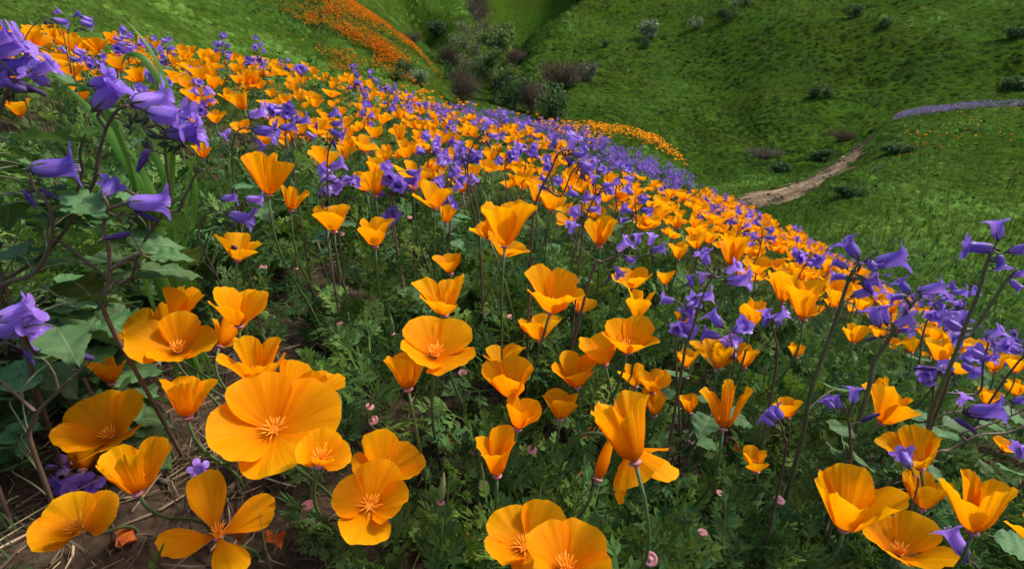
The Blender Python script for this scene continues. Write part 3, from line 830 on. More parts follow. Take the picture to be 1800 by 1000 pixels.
def build_poppy(head, axis, petals, stam_mesh, label, group, rs, scale=1.0, rad=0.0015):
    root, path, h = poppy_stem(head, axis, rs, rad)
    e = empty('california_poppy', root, label, 'poppy', group)
    V, Fc, UV = tube(path - root, np.linspace(rad * 1.15, rad * 0.9, len(path)), 7)
    link('stem', poly_mesh('stem', V, Fc, M['stem'], UV), e)
    fr = axis_frame(axis, rs)
    for (PV, PF, PUV) in petals:
        link('petal', poly_mesh('petal', PV @ fr.T * scale + head - root, PF, M['petal'], PUV), e)
    o = link('stamens', stam_mesh, e); o.matrix_local = mat4(fr, head + axis * 0.001 - root, scale)
    o = link('receptacle_rim', rim_mesh, e); o.matrix_local = mat4(fr, head - root, scale)
    return e, h
for i, (box, phi, tau, op, kw, label) in enumerate(HERO):
    rs = np.random.RandomState(100 + i)
    kw = dict(kw); st = kw.pop('stam', None); bh = kw.pop('behind', None); ft = kw.pop('front', None); kw.setdefault('L', 0.037)
    kw.setdefault('roll', rs.uniform(0, 1.57)); kw.setdefault('ruf', rs.uniform(.07, .12))
    big = (box[2] - box[0]) > 80
    A = axis_from((box[0] + box[2]) / 2, (box[1] + box[3]) / 2, phi, tau)
    fr = frame_from(A)
    opn, best = op, 9.0
    want = (box[2] - box[0]) / (box[3] - box[1])
    for cand in range(max(14, op - 26), op + 11, 4):       # opening angle that gives the outline seen
        r2 = np.random.RandomState(500 + i)
        pp = np.concatenate([p[0] for p in flower_petals(r2, op=cand, nu=9, nv=7, **kw)]) @ fr.T
        hd, _Z = fit_depth(pp, box, .5, 4); pu, pv, _z = project(hd + pp)
        err = abs(math.log(np.ptp(pu) / np.ptp(pv) / want)) + .006 * abs(cand - (op - 6))
        if err < best: best, opn = err, cand
    for tries in range(16):          # a blossom of likely size whose stalk has a likely length
        r2 = np.random.RandomState(500 + i)
        pet = flower_petals(r2, op=opn, nu=25 if big else 13, nv=14 if big else 8, **kw)
        allp = np.concatenate([p[0] for p in pet]) @ fr.T
        head, Z = fit_depth(allp, box)
        low = (head + allp)[:, 2].min() - float(H(head[0], head[1]))
        hh = head[2] - float(H(head[0], head[1]))
        if bh is not None and Z < hero_info[i + bh][1] + .025 and kw['L'] < .056: kw['L'] *= 1.06; continue
        if ft is not None and Z > hero_info[i + ft][1] - .025 and kw['L'] > .020: kw['L'] *= 0.94; continue
        if (low < 0.035 or hh < 0.06) and kw['L'] > 0.022: kw['L'] *= 0.93
        elif hh > 0.27 and kw['L'] < 0.05: kw['L'] *= 1.07
        else: break
    sm = STAM_OPEN if st == 'open' else STAM[i % 4]
    e, h = build_poppy(head, A, pet, sm, label, 'poppies in the foreground', rs, 1.0, 0.0014)
    hero_info.append((box, Z, head))
    stem_log.append((i, round(Z, 2), round(h, 3), round(kw['L'], 3)))
print('STEMS', stem_log)

# ================================================================== purple bell plants in the foreground
# stems: list of pixel polylines from the tip down; bells: (base u,v, mouth u,v, tilt towards viewer); wilted likewise; buds: (u, v, size px)
PLANTS = [
 dict(Z=.37, green=False, label='tallest dark-stemmed purple bell plant with bells spreading over the poppy field',
  stems=[[(226,186),(205,195),(185,230),(172,280),(165,320),(130,380),(85,440),(20,485),(-40,520)], [(288,235),(292,290),(300,345),(290,370),(250,430),(215,500)], [(360,298),(345,305),(325,345),(298,372)], [(150,235),(140,270),(145,300),(135,345)], [(186,172),(180,190),(172,205),(185,225)]],
  bells=[(168,190,230,128,10),(232,182,300,172,-10),(262,196,325,215,25),(292,235,350,240,5),(160,150,200,140,30),(300,240,358,228,15)],
  wilt=[(260,262,240,300,0)], buds=[(240,228,60),(310,248,55)], leaves=20, back=.06, lbox=(60,300,340,540)),
 dict(Z=.34, green=False, label='purple bell plant with the biggest crowded bells and coiled dark buds',
  stems=[[(10,165),(-10,220),(-40,330)], [(60,120),(20,150),(-15,230)]],
  bells=[(-20,95,45,70,15),(-12,120,48,118,20),(50,160,15,140,-10),(60,128,95,110,20),(-25,75,20,60,10),(85,150,60,120,20)],
  wilt=[(15,140,52,162,0)], buds=[(15,160,45)], leaves=12, lbox=(-20,190,140,360)),
 dict(Z=.36, green=False, label='purple bell plant with a single bell pointing right over toothed leaves',
  stems=[[(53,305),(60,330),(85,360),(92,390),(88,430),(60,480),(0,520)]],
  bells=[(55,298,128,292,5)], wilt=[(42,335,55,362,0),(72,332,92,350,0)], buds=[(68,330,22)], leaves=22, back=.06, lbox=(-20,330,210,600)),
 dict(Z=.36, green=False, label='purple bell plant with a bell seen from its back and a dark hooked stem',
  stems=[[(182,345),(190,365),(182,400),(192,440),(190,500),(184,550)], [(225,358),(205,362),(188,370)], [(250,445),(225,455),(195,475)]],
  bells=[(182,345,200,318,-40),(226,357,292,357,5)], wilt=[(238,373,268,387,0),(228,410,192,420,0)], buds=[(215,385,30),(232,462,26)], leaves=18, back=.05, lbox=(60,420,300,640)),
 dict(Z=.34, green=False, label='purple bell plant with a pair of large bells in shade at the left',
  stems=[[(-5,590),(-30,640),(-60,700)], [(10,600),(-20,620)]],
  bells=[(-5,562,48,530,15),(-8,585,72,560,38)], wilt=[(42,615,55,632,0)], buds=[(12,610,40)], leaves=12, lbox=(-20,520,160,720)),
 dict(Z=.36, green=False, label='forked reddish-stemmed purple bell plant without open flowers beside bare soil',
  stems=[[(125,665),(100,690),(68,722),(58,745),(52,770)], [(-10,660),(25,690),(60,722)], [(95,655),(102,685)]],
  bells=[], wilt=[(165,630,130,620,0)], buds=[(135,655,16)], leaves=14, lbox=(-20,620,130,820)),
 dict(Z=.62, green=False, label='purple bell plant with small bells among toothed leaves beside the flattened poppy',
  stems=[[(400,372),(370,372),(354,388),(350,410),(356,435)]],
  bells=[(388,350,418,346,5),(432,350,462,352,5),(402,378,442,388,20)], wilt=[(400,392,412,402,0)], buds=[(388,388,22),(340,450,24)], leaves=8, back=.05, lbox=(320,390,480,470)),
 dict(Z=.60, green=False, label='hooked purple bell plant behind the big pale-rimmed poppy cup',
  stems=[[(440,226),(425,226),(412,240),(408,280),(412,330),(420,380),(425,420)]],
  bells=[(438,205,468,195,10),(446,228,488,235,20),(405,228,392,240,10),(450,245,462,262,-10)], wilt=[(446,244,464,260,0)], buds=[(436,240,26),(425,258,22)], leaves=4, lbox=(380,320,470,400)),
 dict(Z=.66, green=False, label='purple bell plant with side-facing bells just left of the nodding bell column',
  stems=[[(508,228),(514,250),(516,280),(520,330)]],
  bells=[(492,225,522,222,10),(522,215,545,210,10),(538,233,552,243,0)], wilt=[(556,215,556,227,0)], buds=[(530,243,18)], leaves=2, lbox=(495,290,540,330)),
 dict(Z=.66, green=False, label='stacked column of nodding purple bells in the crowded poppies at mid slope',
  stems=[[(585,210),(588,240),(578,262),(575,300),(578,350)]],
  bells=[(578,205,598,195,10),(582,218,604,218,10),(580,230,606,242,10)], wilt=[(585,245,590,262,0)], buds=[(578,248,24)], leaves=2, lbox=(555,300,600,340)),
 dict(Z=.62, green=False, label='cluster of drooping purple bells left of an upright poppy at mid slope',
  stems=[[(590,292),(575,310),(562,325),(565,350),(572,400)], [(598,310),(582,318),(566,328)]],
  bells=[(580,295,608,285,10),(576,308,600,330,20),(600,312,622,318,10)], wilt=[(572,315,590,322,0)], buds=[(565,340,18)], leaves=3, lbox=(540,350,620,390)),
 dict(Z=.62, green=False, label='two-belled slender dark purple plant with bells along its stem at mid slope',
  stems=[[(848,236),(835,250),(824,275),(822,300),(828,330),(838,360),(842,400)]],
  bells=[(850,230,862,210,10),(858,238,880,242,5),(808,268,810,248,10),(824,262,832,268,10),(770,272,772,288,0),(828,305,832,315,25)], wilt=[(855,246,860,258,0)], buds=[(852,246,24)], leaves=4, lbox=(790,350,880,400)),
 dict(Z=.58, green=False, label='arching purple bell plant with a stack of pale bells above the poppies',
  stems=[[(998,262),(980,272),(968,300),(950,335),(940,365),(935,410)], [(1018,290),(1004,305),(985,345)]],
  bells=[(976,258,972,232,0),(1000,264,1014,236,15),(1006,270,1034,276,5),(1018,288,1048,300,10),(995,275,1008,292,-5)], wilt=[(1022,303,1030,318,0)], buds=[(995,280,26),(1016,305,22)], leaves=3, lbox=(920,360,1000,400)),
 dict(Z=.62, green=False, label='purple bell plant with small upright bells below the arching one',
  stems=[[(1056,335),(1045,350),(1032,375),(1024,410)]],
  bells=[(1042,325,1046,308,10),(1058,325,1082,328,10),(1035,340,1030,355,0),(1022,350,1036,342,10)], wilt=[(1060,330,1066,342,0)], buds=[(1052,335,18)], leaves=2, lbox=(1010,390,1060,420)),
 dict(Z=.56, green=False, label='clustered rounded purple bells next to the shaggy ragged poppy',
  stems=[[(1140,446),(1120,452),(1090,450),(1060,460),(1040,480)], [(1100,450),(1085,440)]],
  bells=[(1085,440,1108,420,15),(1122,430,1120,408,5),(1142,432,1148,410,10),(1145,440,1172,436,5),(1098,452,1118,462,10),(1082,470,1092,486,30),(1002,412,1008,396,10)], wilt=[(1072,485,1068,495,0)], buds=[(1140,452,20)], leaves=3, lbox=(1040,440,1130,490)),
 dict(Z=.50, green=False, label='purple bell plant with two wide bells and a thin reddish stalk at mid slope right',
  stems=[[(1258,484),(1245,498),(1232,530),(1218,575),(1205,610),(1200,640)], [(1240,465),(1250,480)], [(1275,487),(1258,488)]],
  bells=[(1244,466,1234,438,20),(1276,480,1300,464,20),(1278,494,1322,492,10),(1216,505,1212,482,5),(1232,500,1236,480,5)], wilt=[(1222,500,1206,502,0)], buds=[(1258,478,22)], leaves=3, lbox=(1150,580,1240,640)),
 dict(Z=.56, green=False, label='small drooping cluster of bells beside the curled poppy',
  stems=[[(1355,565),(1362,590),(1365,640)]],
  bells=[(1350,565,1346,540,5),(1360,562,1384,548,10),(1342,575,1346,562,5),(1372,572,1364,550,10)], wilt=[], buds=[(1362,572,14)], leaves=2, lbox=(1330,600,1400,640)),
 dict(Z=.48, green=True, label='tall leaning green-stalked plant topped by the highest group of purple bells',
  stems=[[(1512,462),(1498,478),(1484,515),(1470,560),(1450,615),(1432,665),(1420,710),(1412,760)], [(1500,480),(1520,490)], [(1545,440),(1520,458)]],
  bells=[(1508,452,1484,416,10),(1536,464,1590,450,0),(1520,456,1540,474,10),(1488,470,1474,462,10),(1512,498,1544,492,5),(1500,520,1535,508,10),(1488,486,1470,486,0)], wilt=[(1515,500,1530,515,0)], buds=[(1504,486,30)], leaves=3, lbox=(1380,640,1480,740)),
 dict(Z=.50, green=True, label='purple bell plant with flared bells between two tall leaning stalks',
  stems=[[(1612,525),(1600,540),(1582,565),(1560,600),(1535,640),(1525,690)], [(1590,520),(1602,538)]],
  bells=[(1598,514,1580,488,10),(1618,512,1654,502,0),(1590,520,1570,524,20),(1632,528,1640,512,10),(1545,572,1535,535,5),(1558,568,1552,532,5),(1572,572,1604,556,0),(1580,580,1600,582,30)], wilt=[(1540,592,1525,600,0)], buds=[(1560,585,26)], leaves=3, lbox=(1540,640,1620,700)),
 dict(Z=.47, green=True, label='tallest green-stalked purple bell plant standing against the green hillside',
  stems=[[(1745,440),(1732,470),(1722,510),(1702,560),(1680,620),(1655,680),(1635,730),(1625,790)], [(1790,472),(1770,490),(1745,530),(1715,575)]],
  bells=[(1755,420,1750,382,5),(1748,438,1702,432,15),(1774,442,1815,432,5),(1756,448,1762,476,10),(1780,485,1805,476,10),(1775,492,1786,505,0)], wilt=[], buds=[(1752,452,24),(1738,470,18)], leaves=3, lbox=(1590,640,1700,760)),
 dict(Z=.52, green=False, label='purple bell plant with wilting bells on the steep edge under the tallest stalk',
  stems=[[(1700,575),(1690,600),(1672,640),(1660,690)], [(1738,600),(1728,640),(1720,690)]],
  bells=[(1690,580,1664,558,10),(1696,572,1694,542,5),(1700,590,1676,592,20),(1735,592,1760,578,10),(1730,628,1708,612,10),(1724,630,1742,630,25),(1708,640,1698,628,5)], wilt=[(1645,648,1615,648,0)], buds=[(1706,585,22)], leaves=3, lbox=(1660,640,1780,720)),
 dict(Z=.46, green=False, label='drooping purple bells on a short stalk left of the poppy leaning right',
  stems=[[(1485,715),(1492,740),(1495,780),(1492,820)], [(1500,705),(1492,730)]],
  bells=[(1466,718,1450,698,5),(1478,718,1470,694,10),(1500,708,1506,676,5)], wilt=[(1515,740,1540,726,0)], buds=[(1478,705,10)], leaves=3, lbox=(1440,740,1540,840)),
 dict(Z=.52, back=.06, green=False, label='purple bells on a long reddish branch crossing toward the wide poppy',
  stems=[[(1810,745),(1770,760),(1720,765),(1670,790),(1635,802)], [(1690,722),(1660,728),(1635,750),(1622,790)], [(1820,705),(1790,725),(1740,745),(1690,762)]],
  bells=[(1702,722,1762,722,5),(1684,712,1700,692,10),(1780,705,1810,700,10)], wilt=[(1678,735,1702,755,0),(1692,725,1722,735,0)], buds=[(1690,715,12)], leaves=12, lbox=(1600,760,1800,880)),
 dict(Z=.5, zof=(1537,745), thin=True, green=False, label='short-stalked purple bell leaning against the front of the wide poppy',
  stems=[[(1601,822),(1606,836),(1612,858)]], bells=[(1600,820,1591,792,-38)], wilt=[], buds=[], leaves=0, lbox=(0,0,1,1)),
 dict(Z=.40, green=False, label='purple bell hanging beneath the spreading poppy',
  stems=[[(1705,985),(1720,1000),(1745,1040)]],
  bells=[(1698,978,1686,925,0)], wilt=[(1700,960,1690,985,0)], buds=[(1712,985,12)], leaves=4, lbox=(1680,930,1800,1010)),
 dict(Z=.46, green=False, label='little purple bells in ferny leaves beside a small poppy',
  stems=[[(1372,742),(1378,765),(1380,800)]],
  bells=[(1368,738,1352,722,10),(1376,735,1366,718,10),(1360,748,1348,738,10)], wilt=[], buds=[], leaves=2, lbox=(1340,760,1420,800)),
 dict(Z=.44, thin=True, green=False, label='small dark purple bell facing up from shaded soil',
  stems=[[(338,842),(330,860),(325,880)]],
  bells=[(340,838,348,822,60)], wilt=[], buds=[], leaves=0, lbox=(0,0,1,1)),
 dict(Z=.95, green=False, label='purple bell plant with two nodding heads rising above the far rim of poppies',
  stems=[[(108,42),(80,30),(55,50),(42,75),(30,110)], [(128,40),(120,55),(122,90),(125,130)]],
  bells=[(95,25,105,18,0),(92,35,115,42,0),(130,30,142,22,0),(140,38,160,48,0),(142,30,158,38,0)], wilt=[(90,42,84,40,0),(138,50,148,54,0)], buds=[(88,42,16),(132,48,14)], leaves=1, lbox=(40,100,130,130)),
 dict(Z=.85, green=False, label='purple bell tuft between poppies in front of the two nodding heads',
  stems=[[(125,95),(130,120),(135,150)]],
  bells=[(118,95,110,82,0),(128,90,142,100,10),(122,102,140,108,10),(70,85,50,80,5)], wilt=[], buds=[(130,105,14)], leaves=1, lbox=(110,130,140,150)),
 dict(Z=1.5, green=False, label='solitary round purple flower head on a thin upright stalk in dark green gap',
  stems=[[(530,132),(531,150),(532,172),(533,195)]],
  bells=[(530,132,524,108,5),(530,132,534,106,5),(530,132,519,116,10),(530,132,541,116,10),(530,132,528,112,30)], wilt=[], buds=[], leaves=0, lbox=(0,0,1,1)),
]
Y0 = 0.4
def locZ(v):
    return Y0 / (cP + (500.0 - np.asarray(v, float)) / F * sP)       # plants stand upright: keep to one vertical plane
def add_bell(parent, root, b, m, tau, Z, rs, hi=True):
    p = at(b[0], b[1], Z)
    phi = math.degrees(math.atan2(m[0] - b[0], -(m[1] - b[1])))
    A = axis_from(b[0], b[1], phi, tau)
    Lr = max(math.hypot(m[0] - b[0], m[1] - b[1]), 8) * Z / F / max(math.cos(R(tau)), 0.5)
    Lr = min(max(Lr, 0.014), 0.030)
    fr = frame_from(A) @ rot_z(np.array(rs.uniform(0, 6.28)))
    o = link('bell_flower', (BELLS[rs.randint(6)] if hi else BELLS_LO[rs.randint(4)]), parent)
    s_ = Lr / 0.026
    o.matrix_local = mat4(fr, p - root, s_)
    link('calyx', BCX, o)
    if hi: link('stamens', BST, o)
    return p
def covers_hero(p, pad):
    u, v, Z = project(p)
    return any(b[0] - pad < u < b[2] + pad and b[1] - pad < v < b[3] + pad and Z < hz + .03 for b, hz, _h in hero_info)
def leaf_set(parent, root, anchors, n, box, Z, rs):
    """toothed leaves inside a patch, each on a stalk from the nearest stem"""
    mbs = MB(); cnt = 0
    for k in range(n):
        u, v = rs.uniform(box[0], box[2]), rs.uniform(box[1], box[3])
        z_ = float(locZ(v)) * rs.uniform(1.0, 1.25); p = at(u, v, z_)
        g = float(H(p[0], p[1]))
        if p[2] < g + 0.012: p[2] = g + rs.uniform(.012, .05)
        if covers_hero(p, 30): continue
        q = anchors[np.argmin(np.linalg.norm(anchors - p, axis=1) + 0.3 * np.maximum(0, anchors[:, 2] - p[2]))]
        d = p - q; az = math.atan2(d[1], d[0]) + rs.uniform(-.9, .9)
        if np.linalg.norm(d) > .055:
            p = q + d / np.linalg.norm(d) * .055; p[2] = max(p[2], float(H(p[0], p[1])) + .012)
            if covers_hero(p, 30): continue
        Ls = rs.uniform(0.026, 0.050)
        fr = rot_z(np.array(az)) @ rot_y(np.array(rs.uniform(-.15, .55))) @ rot_x(np.array(rs.uniform(-.5, .5)))
        o2 = parent; o = link('leaf', LEAVES[rs.randint(6)], parent); o.matrix_local = mat4(fr, p - root, Ls / 0.05)
        V, Fc, UV = tube(bez(q - root, q * .6 + p * .4 - root + np.array([0, 0, .012]), p - root - fr[:, 0] * .01, p - root + fr[:, 0] * .002, 7), 0.0006, 5)
        link('leaf_stalk', poly_mesh('leaf_stalk', V, Fc, M['gstem'], UV), o2); cnt += 1
    return None
for pi, pl in enumerate(PLANTS):
    rs = np.random.RandomState(900 + pi); Z = pl['Z']
    if 'zof' in pl: Z = next(hz for b_, hz, _h in hero_info if b_[:2] == pl['zof']) - .045
    main = pl['stems'][0]
    vtop = min(q[1] for q in main); Y0 = Z * (cP + (500.0 - vtop) / F * sP)
    mv_ = np.array([q[1] for q in main]); pts = at(np.array([q[0] for q in main]), mv_, locZ(mv_))
    # the stem goes on down to the soil below its last visible point
    end = pts[-1].copy(); g = float(H(end[0], end[1]))
    keep = [p for p in pts if p[2] > float(H(p[0], p[1])) + 0.012]
    end = keep[-1]; g = float(H(end[0], end[1]))
    dirn = keep[-1] - keep[-2] if len(keep) > 1 else np.array([0, 0, -1.0])
    drop = end[2] - g
    root = end + np.array([dirn[0], dirn[1], 0]) / (np.linalg.norm(dirn) + 1e-9) * drop * 0.25
    root[1] += pl.get('back', 0.0)
    root[2] = float(H(root[0], root[1])) - 0.005
    full = spline(np.array(keep + [0.5 * (end + root) + np.array([0, 0, .0])] + [root])[::-1], 34)
    px = 0.0017 if Z < .4 else (0.0016 if Z < .6 else 0.0013)
    if pl['green']: px = 0.0023
    if Z > 0.8: px = 0.0011
    if pl.get('thin'): px = 0.0009
    e = empty('bell_plant', root, pl['label'], 'wildflower', 'purple bell plants in the foreground')
    mat = M['gstem'] if pl['green'] else M['pstem']
    mb = MB(); V, Fc, UV = tube(full - root, np.linspace(px * 1.15, px * 0.55, len(full)), 8); mb.add(V, Fc, UV)
    anchors = [full]
    for st in pl['stems'][1:]:
        sv_ = np.array([q[1] for q in st]); sp = at(np.array([q[0] for q in st]), sv_, locZ(sv_))
        sp = np.array([p for p in sp if p[2] > float(H(p[0], p[1])) - .01])
        if len(sp) < 2: continue
        dd = np.linalg.norm(full - sp[-1], axis=1); near = full[np.argmin(dd)]
        if dd.min() > 0.006: sp = np.vstack([sp, near])
        sp = spline(sp[::-1], 18); anchors.append(sp)
        V, Fc, UV = tube(sp - root, np.linspace(px * 0.8, px * 0.45, len(sp)), 7); mb.add(V, Fc, UV)
    anchors = np.concatenate(anchors)
    for (bu, bv, mu, mv, tau) in pl['bells']:
        p = add_bell(e, root, (bu, bv), (mu, mv), tau, float(locZ(bv)) * rs.uniform(.98, 1.02), rs)
        q = anchors[np.argmin(np.linalg.norm(anchors - p, axis=1))]
        V, Fc, UV = tube(bez(q - root, (q + p) / 2 - root + np.array([0, 0, -.004]), (q + 3 * p) / 4 - root + np.array([0, 0, -.004]), p - root, 7), px * 0.33, 5); mb.add(V, Fc, UV)
    for (bu, bv, mu, mv, tau) in pl['wilt']:
        p = at(bu, bv, float(locZ(bv))); phi = math.degrees(math.atan2(mu - bu, -(mv - bv)))
        A = axis_from(bu, bv, phi, tau)
        o = link('wilted_flower', WILT[rs.randint(3)], e); o.matrix_local = mat4(frame_from(A), p - root, max(0.5, min(1.3, math.hypot(mu - bu, mv - bv) * Z / F / 0.020)))
        q = anchors[np.argmin(np.linalg.norm(anchors - p, axis=1))]
        V, Fc, UV = tube(bez(q - root, (q + p) / 2 - root, (q + 3 * p) / 4 - root, p - root, 6), px * 0.3, 5); mb.add(V, Fc, UV)
    for (bu, bv, sz) in pl['buds']:
        p = at(bu, bv, float(locZ(bv)) * 1.01)
        o = link('bud_cluster', BUDS[rs.randint(3)], e)
        o.matrix_local = mat4(rot_z(np.array(rs.uniform(-.6, .6))) @ rot_y(np.array(rs.uniform(0, 6.28))), p - root, sz * Z / F / 0.026)
        q = anchors[np.argmin(np.linalg.norm(anchors - p, axis=1))]
        V, Fc, UV = tube(bez(q - root, (q + p) / 2 - root, (q + 3 * p) / 4 - root, p - root, 5), px * 0.35, 5); mb.add(V, Fc, UV)
    ls = leaf_set(e, root, anchors, pl['leaves'], pl['lbox'], Z, rs) if pl['leaves'] else None
    link('stem', mb.mesh('stem', mat), e)


# ---- young bell plants without flowers: rosettes of toothed leaves
ROSETTES = [(118,560,'tall leafy flowerless bell plant left of the tight poppy cluster'), (165,605,'tall leafy flowerless bell plant above the small deep orange poppy'), (92,625,'tall leafy flowerless bell plant in shade right of the pair of large bells'), (28,700,'tall leafy flowerless bell plant behind the forked reddish stems'), (135,700,'tall leafy flowerless bell plant above the tilted poppy on bare soil'),
 (55,420,'young flowerless bell plant with broad leaves under the single right-pointing bell'), (130,470,'young flowerless bell plant with broad leaves behind the dark hooked stem'), (35,640,'young flowerless bell plant in shade under the pair of large bells'),
 (235,510,'young flowerless bell plant behind the tight poppy cluster'), (335,455,'young flowerless bell plant left of the flattened poppy'), (55,770,'young flowerless bell plant at the foot of the forked reddish stems'), (20,520,'young flowerless bell plant above the pair of large bells'),
 (470,445,'young flowerless bell plant right of the flattened poppy'), (90,340,'young flowerless bell plant in the grass below the biggest crowded bells'), (40,270,'young flowerless bell plant under the biggest crowded bells'), (400,440,'young flowerless bell plant at the stalk of the flattened poppy'),
 (1165,605,'young flowerless bell plant by the pressed-together poppy pair'), (1480,640,'young flowerless bell plant at the foot of the tall leaning stalk'), (1680,850,'young flowerless bell plant beyond the spreading poppy'), (1765,830,'young flowerless bell plant under the long reddish branch'), (1530,640,'young flowerless bell plant beside the flared-bell plant'), (1720,660,'young flowerless bell plant under the wilting bells on the steep edge'), (1400,660,'young flowerless bell plant beside the tiny lone poppy'), (1110,420,'young flowerless bell plant under the clustered rounded bells')]
for i, (u_, v_, lab) in enumerate(ROSETTES):
    rs = np.random.RandomState(1700 + i); Zs = .3
    while Zs < 2.5:
        p = at(u_, v_, Zs)
        if p[2] < float(H(p[0], p[1])) + (.075 if lab.startswith('tall') else .055): break
        Zs += .01
    root = np.array([p[0], p[1] + .01, float(H(p[0], p[1] + .01)) - .003])
    e = empty('bell_plant', root, lab, 'wildflower', 'young bell plants')
    hgt = rs.uniform(.09, .13) if lab.startswith('tall') else rs.uniform(.05, .085)
    V, Fc, UV = tube(spline(np.array([(0, 0, -.01), (.004, .002, hgt * .5), (.0, .004, hgt)]), 8), .0017, 6)
    link('stem', poly_mesh('stem', V, Fc, M['pstem'], UV), e)
    for k in range(rs.randint(9, 14) + (8 if lab.startswith('tall') else 0)):
        az = k * 2.4 + rs.uniform(-.3, .3); hz_ = hgt * rs.uniform(.25, 1.0); l = rs.uniform(.014, .040) * (1.3 - hz_ / hgt * .6)
        q = np.array([0, 0.002, hz_]); t = q + np.array([math.cos(az) * l, math.sin(az) * l, rs.uniform(-.004, .022)])
        if covers_hero(root + t, 22): continue
        fr = rot_z(np.array(az)) @ rot_y(np.array(rs.uniform(-.1, .6))) @ rot_x(np.array(rs.uniform(-.4, .4)))
        o = link('leaf', LEAVES[rs.randint(6)], e); o.matrix_local = mat4(fr, t, rs.uniform(.6, 1.1))
        V, Fc, UV = tube(bez(q, q * .6 + t * .4 + np.array([0, 0, .004]), t - fr[:, 0] * .006, t + fr[:, 0] * .002, 6), .0007, 5)
        link('leaf_stalk', poly_mesh('leaf_stalk', V, Fc, M['gstem'], UV), e)

# ================================================================== the crowded flowers of the slope
POP_ZONES = [   # pixel outlines (of the flower heads) and flowers per square metre of slope
 ([(0,60),(180,72),(420,100),(560,122),(640,140),(700,165),(800,195),(640,215),(420,185),(330,160),(150,140),(0,150)], 170),
 ([(0,150),(150,140),(330,160),(420,185),(440,250),(330,240),(200,180),(0,190)], 70),
 ([(420,185),(640,215),(800,205),(900,240),(960,290),(850,335),(800,370),(720,370),(640,330),(530,300),(440,250)], 210),
 ([(560,120),(700,165),(780,200),(740,240),(640,215)], 120),
 ([(780,200),(900,225),(1000,255),(1060,320),(960,340),(900,260)], 220),
 ([(850,330),(960,300),(1060,320),(1100,300),(1180,340),(1240,335),(1300,365),(1300,430),(1230,440),(1100,400),(1000,385),(880,345)], 340),
 ([(1240,335),(1340,385),(1430,430),(1480,470),(1560,540),(1600,600),(1500,600),(1360,560),(1270,470),(1250,420)], 320),
 ([(1430,430),(1500,470),(1640,560),(1760,640),(1800,670),(1800,740),(1650,660),(1500,600)], 140),
 ([(1000,215),(1120,228),(1200,258),(1225,298),(1150,262),(1060,236)], 0),
]
def zone_density(u, v, zones):
    d = np.zeros(np.shape(u))
    for poly, k in zones:
        d = np.maximum(d, in_poly(u, v, poly) * k)
    return d
def dart(n, zones, r0, r1, hmin, hmax, dmax, seed, t0=-58, t1=58):
    g = np.random.default_rng(seed)
    th = np.radians(g.uniform(t0, t1, n)); r = np.sqrt(g.uniform(r0 * r0, r1 * r1, n))
    x, y = r * np.sin(th), r * np.cos(th); h = g.uniform(hmin, hmax, n)
    z = H(x, y); u, v, Z = project(np.stack([x, y, z + h], -1))
    area = math.radians(t1 - t0) * (r1 * r1 - r0 * r0) / 2; dens = n / area
    clump = np.clip(1.0 + 1.5 * fbm(x * 2.2, y * 2.2, seed + 5, 3), 0.25, 2.0)
    ok = g.uniform(0, 1, n) < zone_density(u, v, zones) * clump / dens
    ok &= Z > 0.3
    return x[ok], y[ok], z[ok], h[ok], u[ok], v[ok], Z[ok]
def in_hero(u, v, Z, wpx):
    bad = np.zeros(u.shape, bool)
    for box, hz, _h in hero_info:
        bad |= (u > box[0] - wpx * .4) & (u < box[2] + wpx * .4) & (v > box[1] - wpx * .4) & (v < box[3] + wpx * .3) & (Z < hz * 1.25)
    return bad
parts_ = [dart(60000, POP_ZONES, 0.6, 6.0, 0.11, 0.22, 1, 41)]
x, y, z, h, u, v, Z = [np.concatenate(q) for q in zip(*parts_)]
wpx = 0.05 * F / Z
ok = ~in_hero(u, v, Z, wpx)
x, y, z, h, u, v, Z, wpx = (q[ok] for q in (x, y, z, h, u, v, Z, wpx))
# keep a little room between heads
order = np.argsort(Z); keep = []; cell = {}
for i in order:
    k = (int(x[i] / .045), int(y[i] / .045))
    if any((k[0] + a, k[1] + b) in cell and (x[cell[(k[0] + a, k[1] + b)]] - x[i]) ** 2 + (y[cell[(k[0] + a, k[1] + b)]] - y[i]) ** 2 < .036 ** 2 for a in (-1, 0, 1) for b in (-1, 0, 1)):
        continue
    cell[k] = i; keep.append(i)
keep = np.array(keep)
x, y, z, h, u, v, Z = (q[keep] for q in (x, y, z, h, u, v, Z))
N_IND = 300 - len(HERO)
# ---- prototypes with parts
PROTO = []; PROTO_LO = []
for k in range(12):
    rs = np.random.RandomState(3000 + k)
    tilt = R(rs.uniform(4, 26)); az = rs.uniform(0, 6.28)
    A = np.array([math.sin(tilt) * math.cos(az), math.sin(tilt) * math.sin(az), math.cos(tilt)])
    head = np.array([0, 0, 0.165]); fr = frame_from(A)
    op = rs.choice([20, 24, 28, 32, 36, 44]); L = rs.uniform(.027, .036)
    pet = flower_petals(rs, op=op, L=L, nu=9, nv=7, ruf=.08, roll=rs.uniform(0, 1.5), var=14)
    root = head - np.array([A[0], A[1], 0]) * .05; root[2] = -0.012
    path = bez(root, root + np.array([0, 0, .06]), head - A * .06, head, 8)
    V, Fc, UV = tube(path, 0.0013, 5)
    PROTO.append(dict(stem=poly_mesh('stem', V, Fc, M['stem'], UV),
                      petals=[poly_mesh('petal', PV @ fr.T + head, PF, M['petal'], PUV) for PV, PF, PUV in pet], fr=fr, head=head,
                      one=None))
    mb = MB(); petlo = flower_petals(np.random.RandomState(3000 + k), op=op, L=L, nu=5, nv=4, ruf=.06, roll=1.0, var=14)
    for PV, PF, PUV in petlo: mb.add(PV @ fr.T + head, PF, PUV)
    PROTO_LO.append(mb)
n_ind = min(N_IND, len(x))
